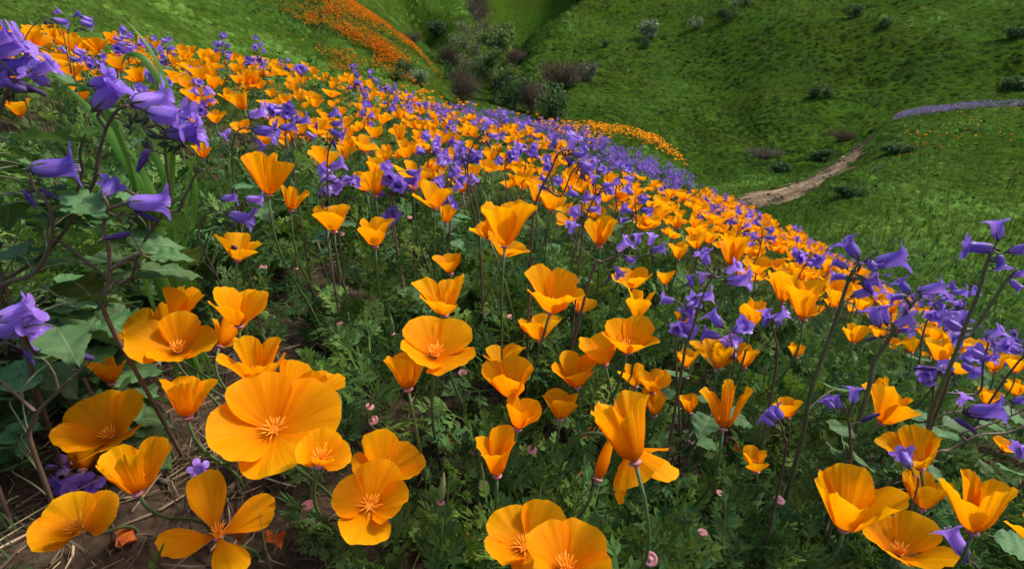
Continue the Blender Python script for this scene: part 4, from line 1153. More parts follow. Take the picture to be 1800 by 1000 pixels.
MID_LABELS = [
 (lambda u, v: v < 215 and u < 800, 'small poppy in the dense band of blooms along the top of the slope', 'poppies along the top of the slope'),
 (lambda u, v: u < 800, 'small poppy crowded among purple bells in the middle of the slope', 'poppies crowding the middle of the slope'),
 (lambda u, v: u < 1330 and v < 480, 'small poppy in the tight drift in front of the purple carpet', 'poppies in front of the purple carpet'),
 (lambda u, v: True, 'small poppy between tall stalks on the side that falls away to the valley', 'poppies on the falling side of the slope'),
]
rs = np.random.RandomState(77)
for i in range(n_ind):
    k = rs.randint(12); p = PROTO[k]; sc = h[i] / 0.165
    sc = min(max(sc, .8), 1.3)
    lab, grp = next((l, g) for f, l, g in MID_LABELS if f(u[i], v[i]))
    e = empty('california_poppy', (x[i], y[i], z[i]), lab, 'poppy', grp)
    e.rotation_euler = (rs.uniform(-.12, .12), rs.uniform(-.12, .12), rs.uniform(0, 6.28)); e.scale = (sc, sc, sc)
    link('stem', p['stem'], e)
    for pm in p['petals']: link('petal', pm, e)
    o = link('stamens', STAM[k % 4], e); o.matrix_local = mat4(p['fr'], p['head'], 0.8)
    o = link('receptacle_rim', rim_mesh, e); o.matrix_local = mat4(p['fr'], p['head'], 0.8)
# ---- all the rest of the drift as one mass
far_i = np.arange(n_ind, len(x))
def low_poppies(name, px_, py_, pz_, sc_, seed, label=None):
    rs2 = np.random.default_rng(seed); n = len(px_)
    prot = [mb.arrays() for mb in PROTO_LO]; uvs = [np.concatenate(mb.UV) for mb in PROTO_LO]
    idx = rs2.integers(0, 12, n)
    rot = rot_z(rs2.uniform(0, 6.28, n)) @ rot_x(rs2.uniform(-.25, .25, n))
    V, T, I = scatter(prot, idx, np.stack([px_, py_, pz_], 1), rot, sc_)
    me = tri_mesh(name, V, T, M['petal'], None, True)
    uvall = []
    for k in range(12):
        c = int((idx == k).sum())
        if c: uvall.append(np.tile(uvs[k], (c, 1)))
    uvall = np.concatenate(uvall).astype(np.float32)
    lay = me.uv_layers.new(name='UVMap'); lay.data.foreach_set('uv', uvall[T.ravel()].ravel())
    return tag(link(name, me), None, None, None, 'stuff')
low_poppies('poppy_drift', x[far_i], y[far_i], z[far_i], np.clip(h[far_i] / .165, .75, 1.3), 5)
print('POPPIES', len(x), n_ind)

# ================================================================== purple bell plants of the slope
BELL_SPOTS = [(245,62,1.6),(268,72,1.7),(310,74,1.8),(300,92,1.7),(200,78,1.5),(365,82,2.0),(410,66,1.8),(443,78,2.0),(438,100,2.1),(470,112,2.2),(495,110,2.3),(150,98,1.2),(210,80,1.4),(270,165,.9),(255,125,1.3),
 (352,118,1.6),(380,165,1.2),(375,150,1.4),(610,120,2.6),(636,130,2.6),(634,142,2.4),(680,150,2.8),(692,155,2.8),(642,160,2.0),(655,190,1.4),(712,165,2.6),(735,180,2.6),(728,186,2.2),(700,182,2.0),(760,195,2.2),(800,225,1.8),(905,250,1.3),(912,262,1.2),(870,205,2.0),(690,305,.72),(700,320,.75),(768,300,.85),(772,270,1.0),
 (940,285,1.0),(985,350,.8),(1060,270,1.2),(1078,340,.9),(1140,300,1.2),(1310,395,1.2),(1335,385,1.3),(1400,440,1.1),(1250,560,.6),(1770,590,.7),(1790,640,.62),(1700,545,.85),(1655,520,1.0),
 (1220,590,.55),(1780,705,.46),(575,325,.7),(465,180,1.0),(850,260,1.0),(720,250,1.1)]
BPROTO = []
for k in range(5):
    rs = np.random.RandomState(4000 + k); hgt = 0.26
    lean = rs.uniform(-.05, .05, 2)
    path = spline(np.array([(0, 0, -.01), (lean[0] * .4, lean[1] * .4, hgt * .4), (lean[0], lean[1], hgt * .8), (lean[0] + .012, lean[1], hgt)]), 12)
    mb = MB(); V, Fc, UV = tube(path, np.linspace(.0019, .0009, len(path)), 6); mb.add(V, Fc, UV)
    bl = []; nb = rs.randint(5, 9)
    for q in range(nb):
        pt = path[rs.randint(8, len(path))] if q > 1 else path[-1]
        az = rs.uniform(0, 6.28); el = rs.uniform(-.3, .9)
        d = np.array([math.cos(az) * math.cos(el), math.sin(az) * math.cos(el), math.sin(el)])
        b = pt + d * rs.uniform(.006, .014) + np.array([0, 0, rs.uniform(-.004, .01)])
        bl.append((frame_from(d), b, rs.uniform(.7, .95), rs.randint(4)))
        V, Fc, UV = tube([pt, (pt + b) / 2 + np.array([0, 0, .001]), b], .0006, 4); mb.add(V, Fc, UV)
    lv = []
    for q in range(4):
        az = rs.uniform(0, 6.28); pt = path[rs.randint(3, 8)]
        lv.append((rot_z(np.array(az)) @ rot_y(np.array(rs.uniform(-.2, .5))), pt + np.array([math.cos(az), math.sin(az), .2]) * .012, rs.uniform(.5, .8), rs.randint(6)))
        V, Fc, UV = tube([pt, pt + np.array([math.cos(az), math.sin(az), .2]) * .006, pt + np.array([math.cos(az), math.sin(az), .2]) * .013], .0006, 4); mb.add(V, Fc, UV)
    BPROTO.append(dict(stem=mb.mesh('stem', M['pstem']), bells=bl, leaves=lv, bud=path[-3]))
def bell_spot_label(u, v):
    if v < 215 and u < 820: return 'small purple bell plant sticking up along the top of the slope', 'purple bell plants along the top of the slope'
    if u < 900: return 'small purple bell plant wedged between poppies in the middle of the slope', 'purple bell plants in the middle of the slope'
    if u < 1450: return 'small purple bell plant in the poppy drift before the purple carpet', 'purple bell plants before the purple carpet'
    return 'small purple bell plant on the side of the slope that falls to the valley', 'purple bell plants on the falling side'
rs = np.random.RandomState(88)
for (u_, v_, Z_) in BELL_SPOTS:
    p = at(u_, v_, Z_); g = float(H(p[0], p[1])); hh = p[2] - g
    if hh < 0.12 or hh > 0.42:       # slide along the sight line until the plant has a likely height
        for Zt in np.linspace(0.45, 4.5, 120):
            q = at(u_, v_, Zt); ht = q[2] - float(H(q[0], q[1]))
            if 0.16 < ht < 0.34 and abs(Zt - Z_) < 1.2: p = q; hh = ht; break
    if hh < .1 or hh > .5: continue
    g = p[2] - hh
    k = rs.randint(5); b = BPROTO[k]; sc = hh / 0.265; bs = min(1.0, 1.0 / sc)
    lab, grp = bell_spot_label(u_, v_)
    e = empty('bell_plant', (p[0], p[1], g), lab, 'wildflower', grp)
    e.rotation_euler = (0, 0, rs.uniform(0, 6.28)); e.scale = (sc, sc, sc)
    link('stem', b['stem'], e)
    for fr, pt, s_, m_ in b['bells']:
        o = link('bell_flower', BELLS_LO[m_], e); o.matrix_local = mat4(fr, pt, s_ * bs)
        link('calyx', BCX, o)
    for fr, pt, s_, m_ in b['leaves']:
        o = link('leaf', LEAVES[m_], e); o.matrix_local = mat4(fr, pt, s_)
    o = link('bud_cluster', BUDS[k % 3], e); o.matrix_local = mat4(np.eye(3), b['bud'] + np.array([.012, 0, -.006]), .7)
# ---- the purple carpet along the back of the slope, too many to count
CARPET = [([(700,172),(830,188),(1000,215),(1110,250),(1180,285),(1260,335),(1400,415),(1390,430),(1290,385),(1180,335),(1080,300),(1000,268),(880,228),(760,200)], 95),
          ([(1400,412),(1440,425),(1560,500),(1680,560),(1800,600),(1800,630),(1660,570),(1530,500),(1390,430)], 90),
          ([(640,140),(760,180),(900,230),(980,290),(1060,330),(900,280),(760,215)], 9)]
cx, cy, cz, ch, cu, cv, cZ = dart(120000, CARPET, 0.9, 7.5, 0.12, 0.24, 1, 91)
def low_bell_plant(rs):
    V, T, Cc = [], [], []; n = 0
    def put(v, t, c):
        nonlocal n
        V.append(np.array(v, float)); T.append(np.array(t) + n); Cc.append(np.tile(c, (len(v), 1))); n += len(v)
    for q in range(rs.randint(5, 9)):
        az = rs.uniform(0, 6.28); el = rs.uniform(-.1, 1.0); d = np.array([math.cos(az) * math.cos(el), math.sin(az) * math.cos(el), math.sin(el)])
        b = np.array([0, 0, .15 + rs.uniform(-.035, .02)]) + d * .012; fr = frame_from(d); l = rs.uniform(.014, .021)
        ring = [b + fr @ np.array([math.cos(a) * r, math.sin(a) * r, zz]) for r, zz in ((.0035, .0), (.0048, l * .6)) for a in np.arange(5) * 1.2566]
        tips = [b + fr @ np.array([math.cos(a) * .0125, math.sin(a) * .0125, l * rs.uniform(.8, 1.0)]) for a in np.arange(5) * 1.2566 + .63]
        t = []
        for a in range(5):
            a2 = (a + 1) % 5; t += [(a, a2, 5 + a2), (a, 5 + a2, 5 + a), (5 + a, 5 + a2, 10 + a)]
        c = np.array([.29, .17, .58]) * rs.uniform(.75, 1.2) + np.array([rs.uniform(-.02, .05), 0, 0])
        put(ring + tips, t, c)
    put([(-.001, 0, -.01), (.001, 0, -.01), (0, 0, .15)], [(0, 1, 2)], np.array([.09, .07, .04]))
    for q in range(7):
        az = rs.uniform(0, 6.28); zz = rs.uniform(.02, .11); l = rs.uniform(.02, .045); d = np.array([math.cos(az), math.sin(az), rs.uniform(-.1, .5)]); sd_ = np.array([-math.sin(az), math.cos(az), 0]) * l * .35
        b = np.array([0, 0, zz]); put([b, b + d * l * .5 + sd_, b + d * l, b + d * l * .5 - sd_], [(0, 1, 2), (0, 2, 3)], np.array([.05, .10, .032]) * rs.uniform(.7, 1.4))
    return np.concatenate(V), np.concatenate(T), np.concatenate(Cc)
prot = [low_bell_plant(np.random.RandomState(600 + k)) for k in range(8)]
g2 = np.random.default_rng(12); n = len(cx); idx = g2.integers(0, 8, n)
sc = np.clip(ch / .16, .8, 1.5)
V, T, I = scatter([(a_, b_) for a_, b_, c_ in prot], idx, np.stack([cx, cy, cz], 1), rot_z(g2.uniform(0, 6.28, n)) @ rot_x(g2.uniform(-.3, .3, n)), sc)
colr = np.concatenate([np.tile(prot[k][2], (int((idx == k).sum()), 1)) for k in range(8) if (idx == k).any()])
tag(link('bell_plant_carpet', tri_mesh('bell_plant_carpet', V, T, M['farflower'], colr)), None, None, None, 'stuff')
print('CARPET', n, len(T))

# ================================================================== ferny leaves, grass and litter between the flowers
def frond(rs, detail=True):
    """finely cut poppy leaf growing along +X"""
    V, T = [], []
    def rib(p, q, w0, w1, up):
        d = q - p; s_ = np.cross(d, up); s_ /= np.linalg.norm(s_) + 1e-9
        n = len(V); V.extend([p - s_ * w0, p + s_ * w0, q + s_ * w1, q - s_ * w1]); T.extend([(n, n + 1, n + 2), (n, n + 2, n + 3)])
    def kite(p, d, l, w_, up):
        s_ = np.cross(d, up); s_ /= np.linalg.norm(s_) + 1e-9
        n = len(V); V.extend([p, p + d * l * .55 + s_ * w_, p + d * l, p + d * l * .55 - s_ * w_]); T.extend([(n, n + 1, n + 2), (n, n + 2, n + 3)])
    up = np.array([0, 0, 1.0]); arc = rs.uniform(-.5, .15)
    P = [np.array([t, 0.03 * math.sin(4 * t + rs.uniform(0, 3)), .25 * t + arc * t * t * .5]) for t in (0, .25, .45, .62, .78, .9)]
    for i in range(len(P) - 1): rib(P[i], P[i + 1], .013, .011, up)
    def pinna(p, ang, l):
        el = rs.uniform(-.1, .45); d = np.array([math.cos(ang) * math.cos(el), math.sin(ang) * math.cos(el), math.sin(el)])
        if not detail:
            kite(p, d, l, l * .17, up); return
        m = p + d * l * .55; rib(p, m, .011, .013, up); kite(m - d * l * .05, d, l * .55, l * .10, up)
        for sg in (-1, 1):
            for t in (.3, .52):
                a2 = ang + sg * rs.uniform(.5, .85); e2 = el + rs.uniform(-.3, .3)
                d2 = np.array([math.cos(a2) * math.cos(e2), math.sin(a2) * math.cos(e2), math.sin(e2)])
                kite(p + d * l * t, d2, l * rs.uniform(.38, .55), l * .085, up)
    for i, l in ((2, .42), (3, .36), (4, .28)):
        for sg in (-1, 1): pinna(P[i], sg * rs.uniform(.55, .95), l * rs.uniform(.8, 1.15))
    pinna(P[5], rs.uniform(-.2, .2), .3)
    return np.array(V), np.array(T)
FR_HI = [frond(np.random.RandomState(50 + k)) for k in range(8)]
FR_LO = [frond(np.random.RandomState(80 + k), False) for k in range(6)]
SOIL = [(40,700),(230,640),(420,575),(600,560),(640,640),(590,760),(470,1080),(-80,1080),(-60,830)]
GAPS = [[(600,470),(720,450),(760,520),(640,580)], [(480,520),(640,520),(620,600),(470,580)]]
g3 = np.random.default_rng(33)
def tufts(n, r0, r1, t0=-64, t1=76):
    th = np.radians(g3.uniform(t0, t1, n)); r = np.sqrt(g3.uniform(r0 * r0, r1 * r1, n))
    x, y = r * np.sin(th), r * np.cos(th); z = H(x, y)
    u, v, Z = project(np.stack([x, y, z], -1))
    return x, y, z, u, v, Z
def fronds_at(x, y, z, per, hmax, l0, l1, protos, soft=0.03):
    k = np.repeat(np.arange(len(x)), per); n = len(k)
    hh = g3.uniform(0, 1, n) ** 1.3 * hmax
    az = g3.uniform(0, 6.28, n); off = g3.uniform(0, soft, n)
    px_ = x[k] + np.cos(az) * off; py_ = y[k] + np.sin(az) * off
    rr0 = np.hypot(px_, py_); hh = hh * (0.35 + 0.65 * smooth(.3, .75, rr0))
    pos = np.stack([px_, py_, z[k] + hh], 1)
    fu, fv, fz = project(pos + np.array([[0, 0, .03]])); okf = fz > .2
    for box, hz, _h in hero_info:          # leaves stay below the blossoms they grow under
        okf &= ~((fu > box[0] - 28) & (fu < box[2] + 28) & (fv > box[1] - 10) & (fv < box[3] + 45) & (fz < hz + .035))
    px_, py_, hh, az, pos = px_[okf], py_[okf], hh[okf], az[okf], pos[okf]; n = len(px_)
    el = -np.clip(g3.normal(.55, .35, n), -.2, 1.35)
    rot = rot_z(az) @ rot_y(el) @ rot_x(g3.normal(0, .5, n))
    sc = g3.uniform(l0, l1, n)
    if soft < .05:
        keep_ = np.ones(n, bool)
        for f_ in (.5, 1.0):
            tu, tv, tz = project(pos + rot[:, :, 0] * (sc * f_)[:, None] + rot[:, :, 2] * (sc * .2 * f_)[:, None])
            for box, hz, _h in hero_info:
                keep_ &= ~((tu > box[0] - 14) & (tu < box[2] + 14) & (tv > box[1] - 8) & (tv < box[3] + 16) & (tz < hz + .03))
        pos, rot, sc, px_, py_ = pos[keep_], rot[keep_], sc[keep_], px_[keep_], py_[keep_]; n = len(sc)
    V, T, I = scatter(protos, g3.integers(0, len(protos), n), pos, rot, sc)
    base = np.array([[.082, .150, .036]]) * np.exp(g3.normal(0, .22, (n, 1)))
    tone = fbm(px_ * 4, py_ * 4, 8, 2)
    base = base * (1 + .5 * tone[:, None]) + np.array([[.030, .026, -.004]]) * np.clip(g3.normal(0, .7, (n, 1)), -.8, 2)
    return V, T, np.clip(base, .006, .5)[I]
x, y, z, u, v, Z = tufts(670, 0.14, 1.35)
pr = np.ones(len(x)); pr[in_poly(u, v, SOIL)] = 0.05
for gpoly in GAPS: pr[in_poly(u, v, gpoly)] = 0.35
pr[(u < 260) & (v < 700) & (v > 200)] *= 0.8
ok = g3.uniform(0, 1, len(x)) < pr
ok &= ~((np.hypot(x, y) < .2) & (z > -.3))
x, y, z = x[ok], y[ok], z[ok]
V, T, c = fronds_at(x, y, z, 12, .13, .045, .085, FR_HI, .035)
fo = tag(link('ferny_leaves', tri_mesh('ferny_leaves', V, T, M['foliage'], c)), None, None, None, 'stuff')
print('NEAR FOLIAGE', len(T))
x, y, z, u, v, Z = tufts(2500, 1.2, 7.0)
V, T, c = fronds_at(x, y, z, 8, .11, .06, .11, FR_LO, .06)
V2, T2 = V, T
tag(link('slope_leaves', tri_mesh('slope_leaves', V, T, M['foliage'], c)), None, None, None, 'stuff')
print('MID FOLIAGE', len(T))
# thin upright grass and stalks among the leaves
def blades(x, y, z, hmin, hmax, wmin, wmax, col, jit=.3, lean=.5):
    n = len(x); az = g3.uniform(0, 6.28, n); h = g3.uniform(hmin, hmax, n); w_ = g3.uniform(wmin, wmax, n)
    d = np.stack([np.cos(az), np.sin(az), np.zeros(n)], 1); s_ = np.stack([-np.sin(az), np.cos(az), np.zeros(n)], 1)
    b = np.stack([x, y, z - .01], 1); ln = g3.uniform(.05, lean, n)[:, None] * h[:, None]
    up = np.array([[0, 0, 1.0]])
    m = b + up * h[:, None] * .55 + d * ln * .35; t = b + up * h[:, None] * .95 + d * ln
    V = np.stack([b - s_ * w_[:, None], b + s_ * w_[:, None], m + s_ * w_[:, None] * .8, m - s_ * w_[:, None] * .8, t], 1).reshape(-1, 3)
    o = (np.arange(n) * 5)[:, None, None]
    T = (np.array([[0, 1, 2], [0, 2, 3], [3, 2, 4]])[None] + o).reshape(-1, 3)
    c = np.array(col)[None] * np.exp(g3.normal(0, jit, (n, 1))); return V, T, np.repeat(c, 5, 0)
x, y, z, u, v, Z = tufts(2600, .18, 2.2)
ok = ~in_poly(u, v, SOIL) | (g3.uniform(0, 1, len(x)) < .15); x, y, z = x[ok], y[ok], z[ok]
V, T, c = blades(x, y, z, .05, .15, .0005, .0014, (.075, .125, .045))
xb, yb, zb, ub, vb, Zb = tufts(5000, .15, .8)
ok = ((ub < 90) & (vb > 800)) ; xb, yb, zb = xb[ok], yb[ok], zb[ok]
Vb, Tb, cb = blades(xb, yb, zb, .02, .05, .0004, .0009, (.06, .12, .04))
V = np.concatenate([V, Vb]); T = np.concatenate([T, Tb + len(c)]); c = np.concatenate([c, cb])
tag(link('thin_grass', tri_mesh('thin_grass', V, T, M['foliage'], c)), None, None, None, 'stuff')
# dry stalks and litter on the bare soil
x, y, z, u, v, Z = tufts(14000, .14, 1.3)
ok = in_poly(u, v, SOIL) | (g3.uniform(0, 1, len(x)) < .25); x, y, z = x[ok], y[ok], z[ok]
n = len(x); az = g3.uniform(0, 6.28, n); l = g3.uniform(.01, .09, n) * g3.uniform(.4, 1, n); wd = g3.uniform(.0003, .0011, n)
el = g3.normal(0, .12, n)
d = np.stack([np.cos(az) * np.cos(el), np.sin(az) * np.cos(el), np.sin(el)], 1); s_ = np.stack([-np.sin(az), np.cos(az), np.zeros(n)], 1)
b = np.stack([x, y, z + g3.uniform(.0005, .006, n)], 1); bow = s_ * (g3.normal(0, .12, n) * l)[:, None]
e_ = b + d * l[:, None]; m = (b + e_) / 2 + bow
e_[:, 2] = np.maximum(e_[:, 2], H(e_[:, 0], e_[:, 1]) + .001)
up = np.array([[0, 0, 1.0]]) * wd[:, None] * 1.6; sw = s_ * wd[:, None]
V = np.stack([b - sw, b + sw, b + up, m - sw, m + sw, m + up, e_ - sw * .5, e_ + sw * .5, e_ + up * .5], 1).reshape(-1, 3)
pt = np.array([[0, 3, 5], [0, 5, 2], [1, 2, 5], [1, 5, 4], [3, 6, 8], [3, 8, 5], [4, 5, 8], [4, 8, 7]])
T = (pt[None] + (np.arange(n) * 9)[:, None, None]).reshape(-1, 3)
c = np.array([.16, .115, .07])[None] * np.exp(g3.normal(-.1, .55, (n, 1)))
tag(link('dry_litter', tri_mesh('dry_litter', V, T, M['litter'], np.repeat(np.clip(c, 0, .5), 9, 0))), None, None, None, 'stuff')

# ---- broad grass clump at the left
BLADES = [
 ([(262,470),(235,345),(190,255),(140,190),(57,112)], 15), ([(290,430),(296,300),(300,180),(286,125),(256,72),(213,26)], 9), ([(300,400),(298,250),(285,168),(262,122),(240,98),(218,97),(206,118)], 13),
 ([(255,480),(225,330),(205,262),(160,170),(110,150),(72,170)], 9), ([(270,470),(232,340),(195,280),(180,240)], 12), ([(280,470),(265,340),(235,270),(205,215)], 13), ([(300,470),(290,360),(262,290),(240,255)], 12),
 ([(310,470),(310,370),(318,300),(332,270)], 9), ([(275,460),(250,400),(215,370),(190,380)], 10), ([(262,470),(280,380),(262,320),(250,300)], 12), ([(305,460),(322,400),(325,330),(310,290)], 9), ([(250,460),(215,400),(205,350),(212,320)], 9), ([(290,470),(300,420),(285,350),(285,300)], 11)]
Zg = 0.47; Yg = Zg * (cP + (500 - 100) / F * sP)
bpts = []
for pts, wpx_ in BLADES:
    vv = np.array([p[1] for p in pts]); bpts.append(at(np.array([p[0] for p in pts]), vv, Yg / (cP + (500 - vv) / F * sP)))
root = np.mean([p[0] for p in bpts], 0); root[2] = float(H(root[0], root[1]))
ge = empty('grass_clump', root, 'clump of broad green grass blades behind the tallest dark-stemmed bell plant', 'grass')
for bi, (pp, (pts, wpx_)) in enumerate(zip(bpts, BLADES)):
    rs = np.random.RandomState(bi)
    b0 = root + rs.uniform(-.02, .02, 3) * np.array([1, 1, 0]); b0[2] = root[2] - .01
    path = spline(np.vstack([b0[None], pp + np.array([0, rs.uniform(-.015, .03), 0])]), 26); n = len(path)
    tg = np.gradient(path, axis=0); tg /= np.linalg.norm(tg, axis=1)[:, None]
    look = path / np.linalg.norm(path, axis=1)[:, None]
    s_ = np.cross(tg, look + rs.uniform(-.6, .6, 3)); s_ /= np.linalg.norm(s_, axis=1)[:, None]; nn = np.cross(s_, tg)
    t = np.linspace(0, 1, n); wd = (wpx_ * Zg / F) * 0.55 * np.clip(np.minimum(.5 + t * 1.2, (1 - t) * 3.2), 0.02, 1)
    V = np.concatenate([np.stack([path - s_ * wd[:, None] + nn * wd[:, None] * .35, path, path + s_ * wd[:, None] + nn * wd[:, None] * .35], 1).reshape(-1, 3)]) - root
    Fc = [(i * 3 + j, i * 3 + j + 1, (i + 1) * 3 + j + 1, (i + 1) * 3 + j) for i in range(n - 1) for j in range(2)]
    link('blade', poly_mesh('blade', V, Fc, M['blade'], np.zeros((len(V), 2))), ge)

# ---- poppies gone over: pink rims with or without a pointed seed capsule
SPENT = [(655,738,26,0),(813,655,26,0),(540,888,28,0),(1143,982,34,0),(748,450,20,0),(898,557,16,0),(855,550,12,0),(1005,560,12,0),(1267,867,18,0),(1235,935,18,0),(1370,878,20,0),(462,470,26,0),
         (294,502,26,1),(650,714,16,1),(810,408,14,1),(600,412,14,0),(597,568,12,0),(720,382,12,0),(1428,690,16,0),(1278,550,12,0),(935,790,18,1),(850,850,18,1)]
def disc_mesh():
    V, Fc = lathe([(0.0010, -.007), (.0017, -.003), (.0024, -.0008), (.0056, -.0012), (.0062, -.0002), (.0056, .0006), (.0036, .0000), (.0026, -.0006), (.0018, .0012), (.0, .0016)], 16)
    return poly_mesh('receptacle_rim', V, Fc, M['rim'], np.zeros((len(V), 2)))
def capsule_mesh():
    V, Fc = lathe([(.0010, 0), (.0024, .006), (.0026, .012), (.0018, .022), (.0006, .031), (.0, .034)], 8)
    return poly_mesh('capsule', V, Fc, M['capsule'], np.zeros((len(V), 2)))
DISC, CAPS = disc_mesh(), capsule_mesh()
for i, (u_, v_, w_, cap) in enumerate(SPENT):
    rs = np.random.RandomState(700 + i); want = rs.uniform(.07, .13); Zs = .25
    while Zs < 2.0:
        p = at(u_, v_, Zs)
        if p[2] - float(H(p[0], p[1])) < want: break
        Zs += .01
    A = np.array([rs.uniform(-.4, .4), rs.uniform(-.6, .1), 1.0]); A /= np.linalg.norm(A)
    root, path, h_ = poppy_stem(p, A, rs)
    e = empty('spent_poppy', root, 'spent poppy stalk with a pink rim and a pointed green capsule' if cap else 'spent poppy stalk ending in a bare pink rim without petals', 'poppy', 'spent poppies with capsules' if cap else 'spent poppies with bare pink rims')
    V, Fc, UV = tube(path - root, .0011, 6); link('stem', poly_mesh('stem', V, Fc, M['stem'], UV), e)
    s_ = min(1.0, max(.6, w_ * Zs / F / .0124)); fr = frame_from(A)
    o = link('receptacle_rim', DISC, e); o.matrix_local = mat4(fr, p - root, s_)
    if cap: o = link('capsule', CAPS, e); o.matrix_local = mat4(fr, p - root, s_)
# ---- dried petals lying in the leaves and on the soil
FALLEN = [((240,958), 'dried rust-coloured petal on dark soil under the narrow-petalled poppy'), ((452,915), 'crumpled dried petal in leaves below the largest open poppy'), ((508,940), 'small curled dried petal among stalks below the crumpled one'),
          ((1355,972), 'curled brown-orange dried petal low in the ferny leaves'), ((1505,968), 'shrivelled dried petals beside the poppy with the thick curved stalk'), ((850,950), 'dried petal fallen in dark leaves beside the star-stamened poppy'), ((1290,795), 'dried petal caught by the small bud-like poppy'), ((1378,785), 'withered petal strip hanging in leaves below the little purple bells'), ((1025,775), 'fallen orange petal beside the tall ruffled cup'), ((797,765), 'rolled dried petal in leaves beside the tulip-shaped poppy'), ((995,835), 'tiny dried petal on leaves beside the tulip-shaped poppy stalk')]
for i, ((u_, v_), lab) in enumerate(FALLEN):
    rs = np.random.RandomState(800 + i); Zs = .3
    while Zs < 1.2:
        p = at(u_, v_, Zs)
        if p[2] < float(H(p[0], p[1])) + (.012 if i == 0 else .05): break
        Zs += .01
    V, Fc, UV = petal(9, 8, rs.uniform(.016, .026), 60, 120, 50, .25, rs)
    V[:, 2] += .004 * np.sin(V[:, 0] * 500)
    fr = rot_z(np.array(rs.uniform(0, 6.28))) @ rot_x(np.array(rs.uniform(-.7, .7)))
    o = link('fallen_petal', poly_mesh('fallen_petal', V @ fr.T, Fc, M['deadpetal'], UV), None, p); tag(o, lab, 'petal', 'dried fallen petals')
# fallen purple bells on the soil
for i, (u_, v_) in enumerate([(108,838),(132,852),(118,862),(146,836)]):
    rs = np.random.RandomState(850 + i); Zs = .25
    while Zs < 1.2:
        p = at(u_, v_, Zs)
        if p[2] < float(H(p[0], p[1])) + .012: break
        Zs += .01
    o = link('fallen_bell', BELLS[i], None, p); o.rotation_euler = (rs.uniform(1.1, 1.9), rs.uniform(-.4, .4), rs.uniform(0, 6.28)); o.scale = (.95, .95, .95)
    tag(o, 'fallen dark purple bell lying on the soil in shade', 'flower', 'fallen bells on the soil')
# wilted bell dropped into the flattened poppy
hb, hz, hd = next(q for q in hero_info if q[0][:2] == (376, 408))
o = link('fallen_bell', WILT[0], None, at(412, 438, hz - .004)); o.rotation_euler = (R(62), R(10), R(28)); o.scale = (.9, .9, .9)
tag(o, 'wilted purple bell lying in the petals of the flattened poppy', 'flower')
# closed orange bud beside the ruffled cup
rs = np.random.RandomState(5)
p = at(1052, 838, .42); A = axis_from(1052, 838, 22, 10)
root, path, h_ = poppy_stem(p, A, rs)
e = empty('poppy_bud', root, 'closed orange poppy bud with a green tip beside the tall ruffled cup', 'poppy bud')
V, Fc, UV = tube(path - root, .0013, 6); link('stem', poly_mesh('stem', V, Fc, M['stem'], UV), e)
V, Fc = lathe([(.003, 0), (.0048, .006), (.0050, .014), (.0042, .022), (.003, .030)], 12); o = link('petal_roll', poly_mesh('petal_roll', V, Fc, M['petal'], np.stack([np.zeros(len(V)), V[:, 2] / .034], 1)), e); o.matrix_local = mat4(frame_from(A), p - root)
V, Fc = lathe([(.0032, .028), (.0025, .036), (.0, .046)], 12); o = link('bud_cap', poly_mesh('bud_cap', V, Fc, M['capsule'], np.zeros((len(V), 2))), e); o.matrix_local = mat4(frame_from(A), p - root)
o = link('receptacle_rim', rim_mesh, e); o.matrix_local = mat4(frame_from(A), p - root)

# green pointed buds still to open
BUDSPOTS = [((1208,662), 'slender unopened poppy bud beside the tiny shaded poppy'), ((562,445), 'slender unopened poppy bud below the goblet poppy at mid slope'), ((690,585), 'slender unopened poppy bud left of the tall open poppy'), ((1012,648), 'slender unopened poppy bud right of the single rounded poppy'), ((1338,660), 'slender unopened poppy bud above the big upright cup'), ((872,538), 'slender unopened poppy bud left of the low shallow poppy'), ((1215,775), 'slender unopened poppy bud below the big upright cup'), ((775,880), 'slender unopened poppy bud right of the fully open upward-facing poppy'), ((520,470), 'slender unopened poppy bud in the dark gap at mid slope')]
Vb, Fb = lathe([(.0012, 0), (.0030, .003), (.0036, .009), (.0026, .019), (.0010, .028), (.0, .031)], 9)
BUDM = poly_mesh('bud_cap', Vb, Fb, M['capsule'], np.zeros((len(Vb), 2)))
for i, ((u_, v_), lab) in enumerate(BUDSPOTS):
    rs = np.random.RandomState(1900 + i); want = rs.uniform(.10, .15); Zs = .25
    while Zs < 2.0:
        p = at(u_, v_, Zs)
        if p[2] - float(H(p[0], p[1])) < want: break
        Zs += .01
    A = np.array([rs.uniform(-.5, .5), rs.uniform(-.4, .2), 1.0]); A /= np.linalg.norm(A)
    root, path, h_ = poppy_stem(p, A, rs)
    e = empty('poppy_bud', root, lab, 'poppy bud', 'unopened poppy buds')
    V, Fc, UV = tube(path - root, .0010, 6); link('stem', poly_mesh('stem', V, Fc, M['stem'], UV), e)
    o = link('bud_cap', BUDM, e); o.matrix_local = mat4(frame_from(A), p - root, rs.uniform(.8, 1.1))
    o = link('receptacle_rim', rim_mesh, e); o.matrix_local = mat4(frame_from(A), p - root, .8)

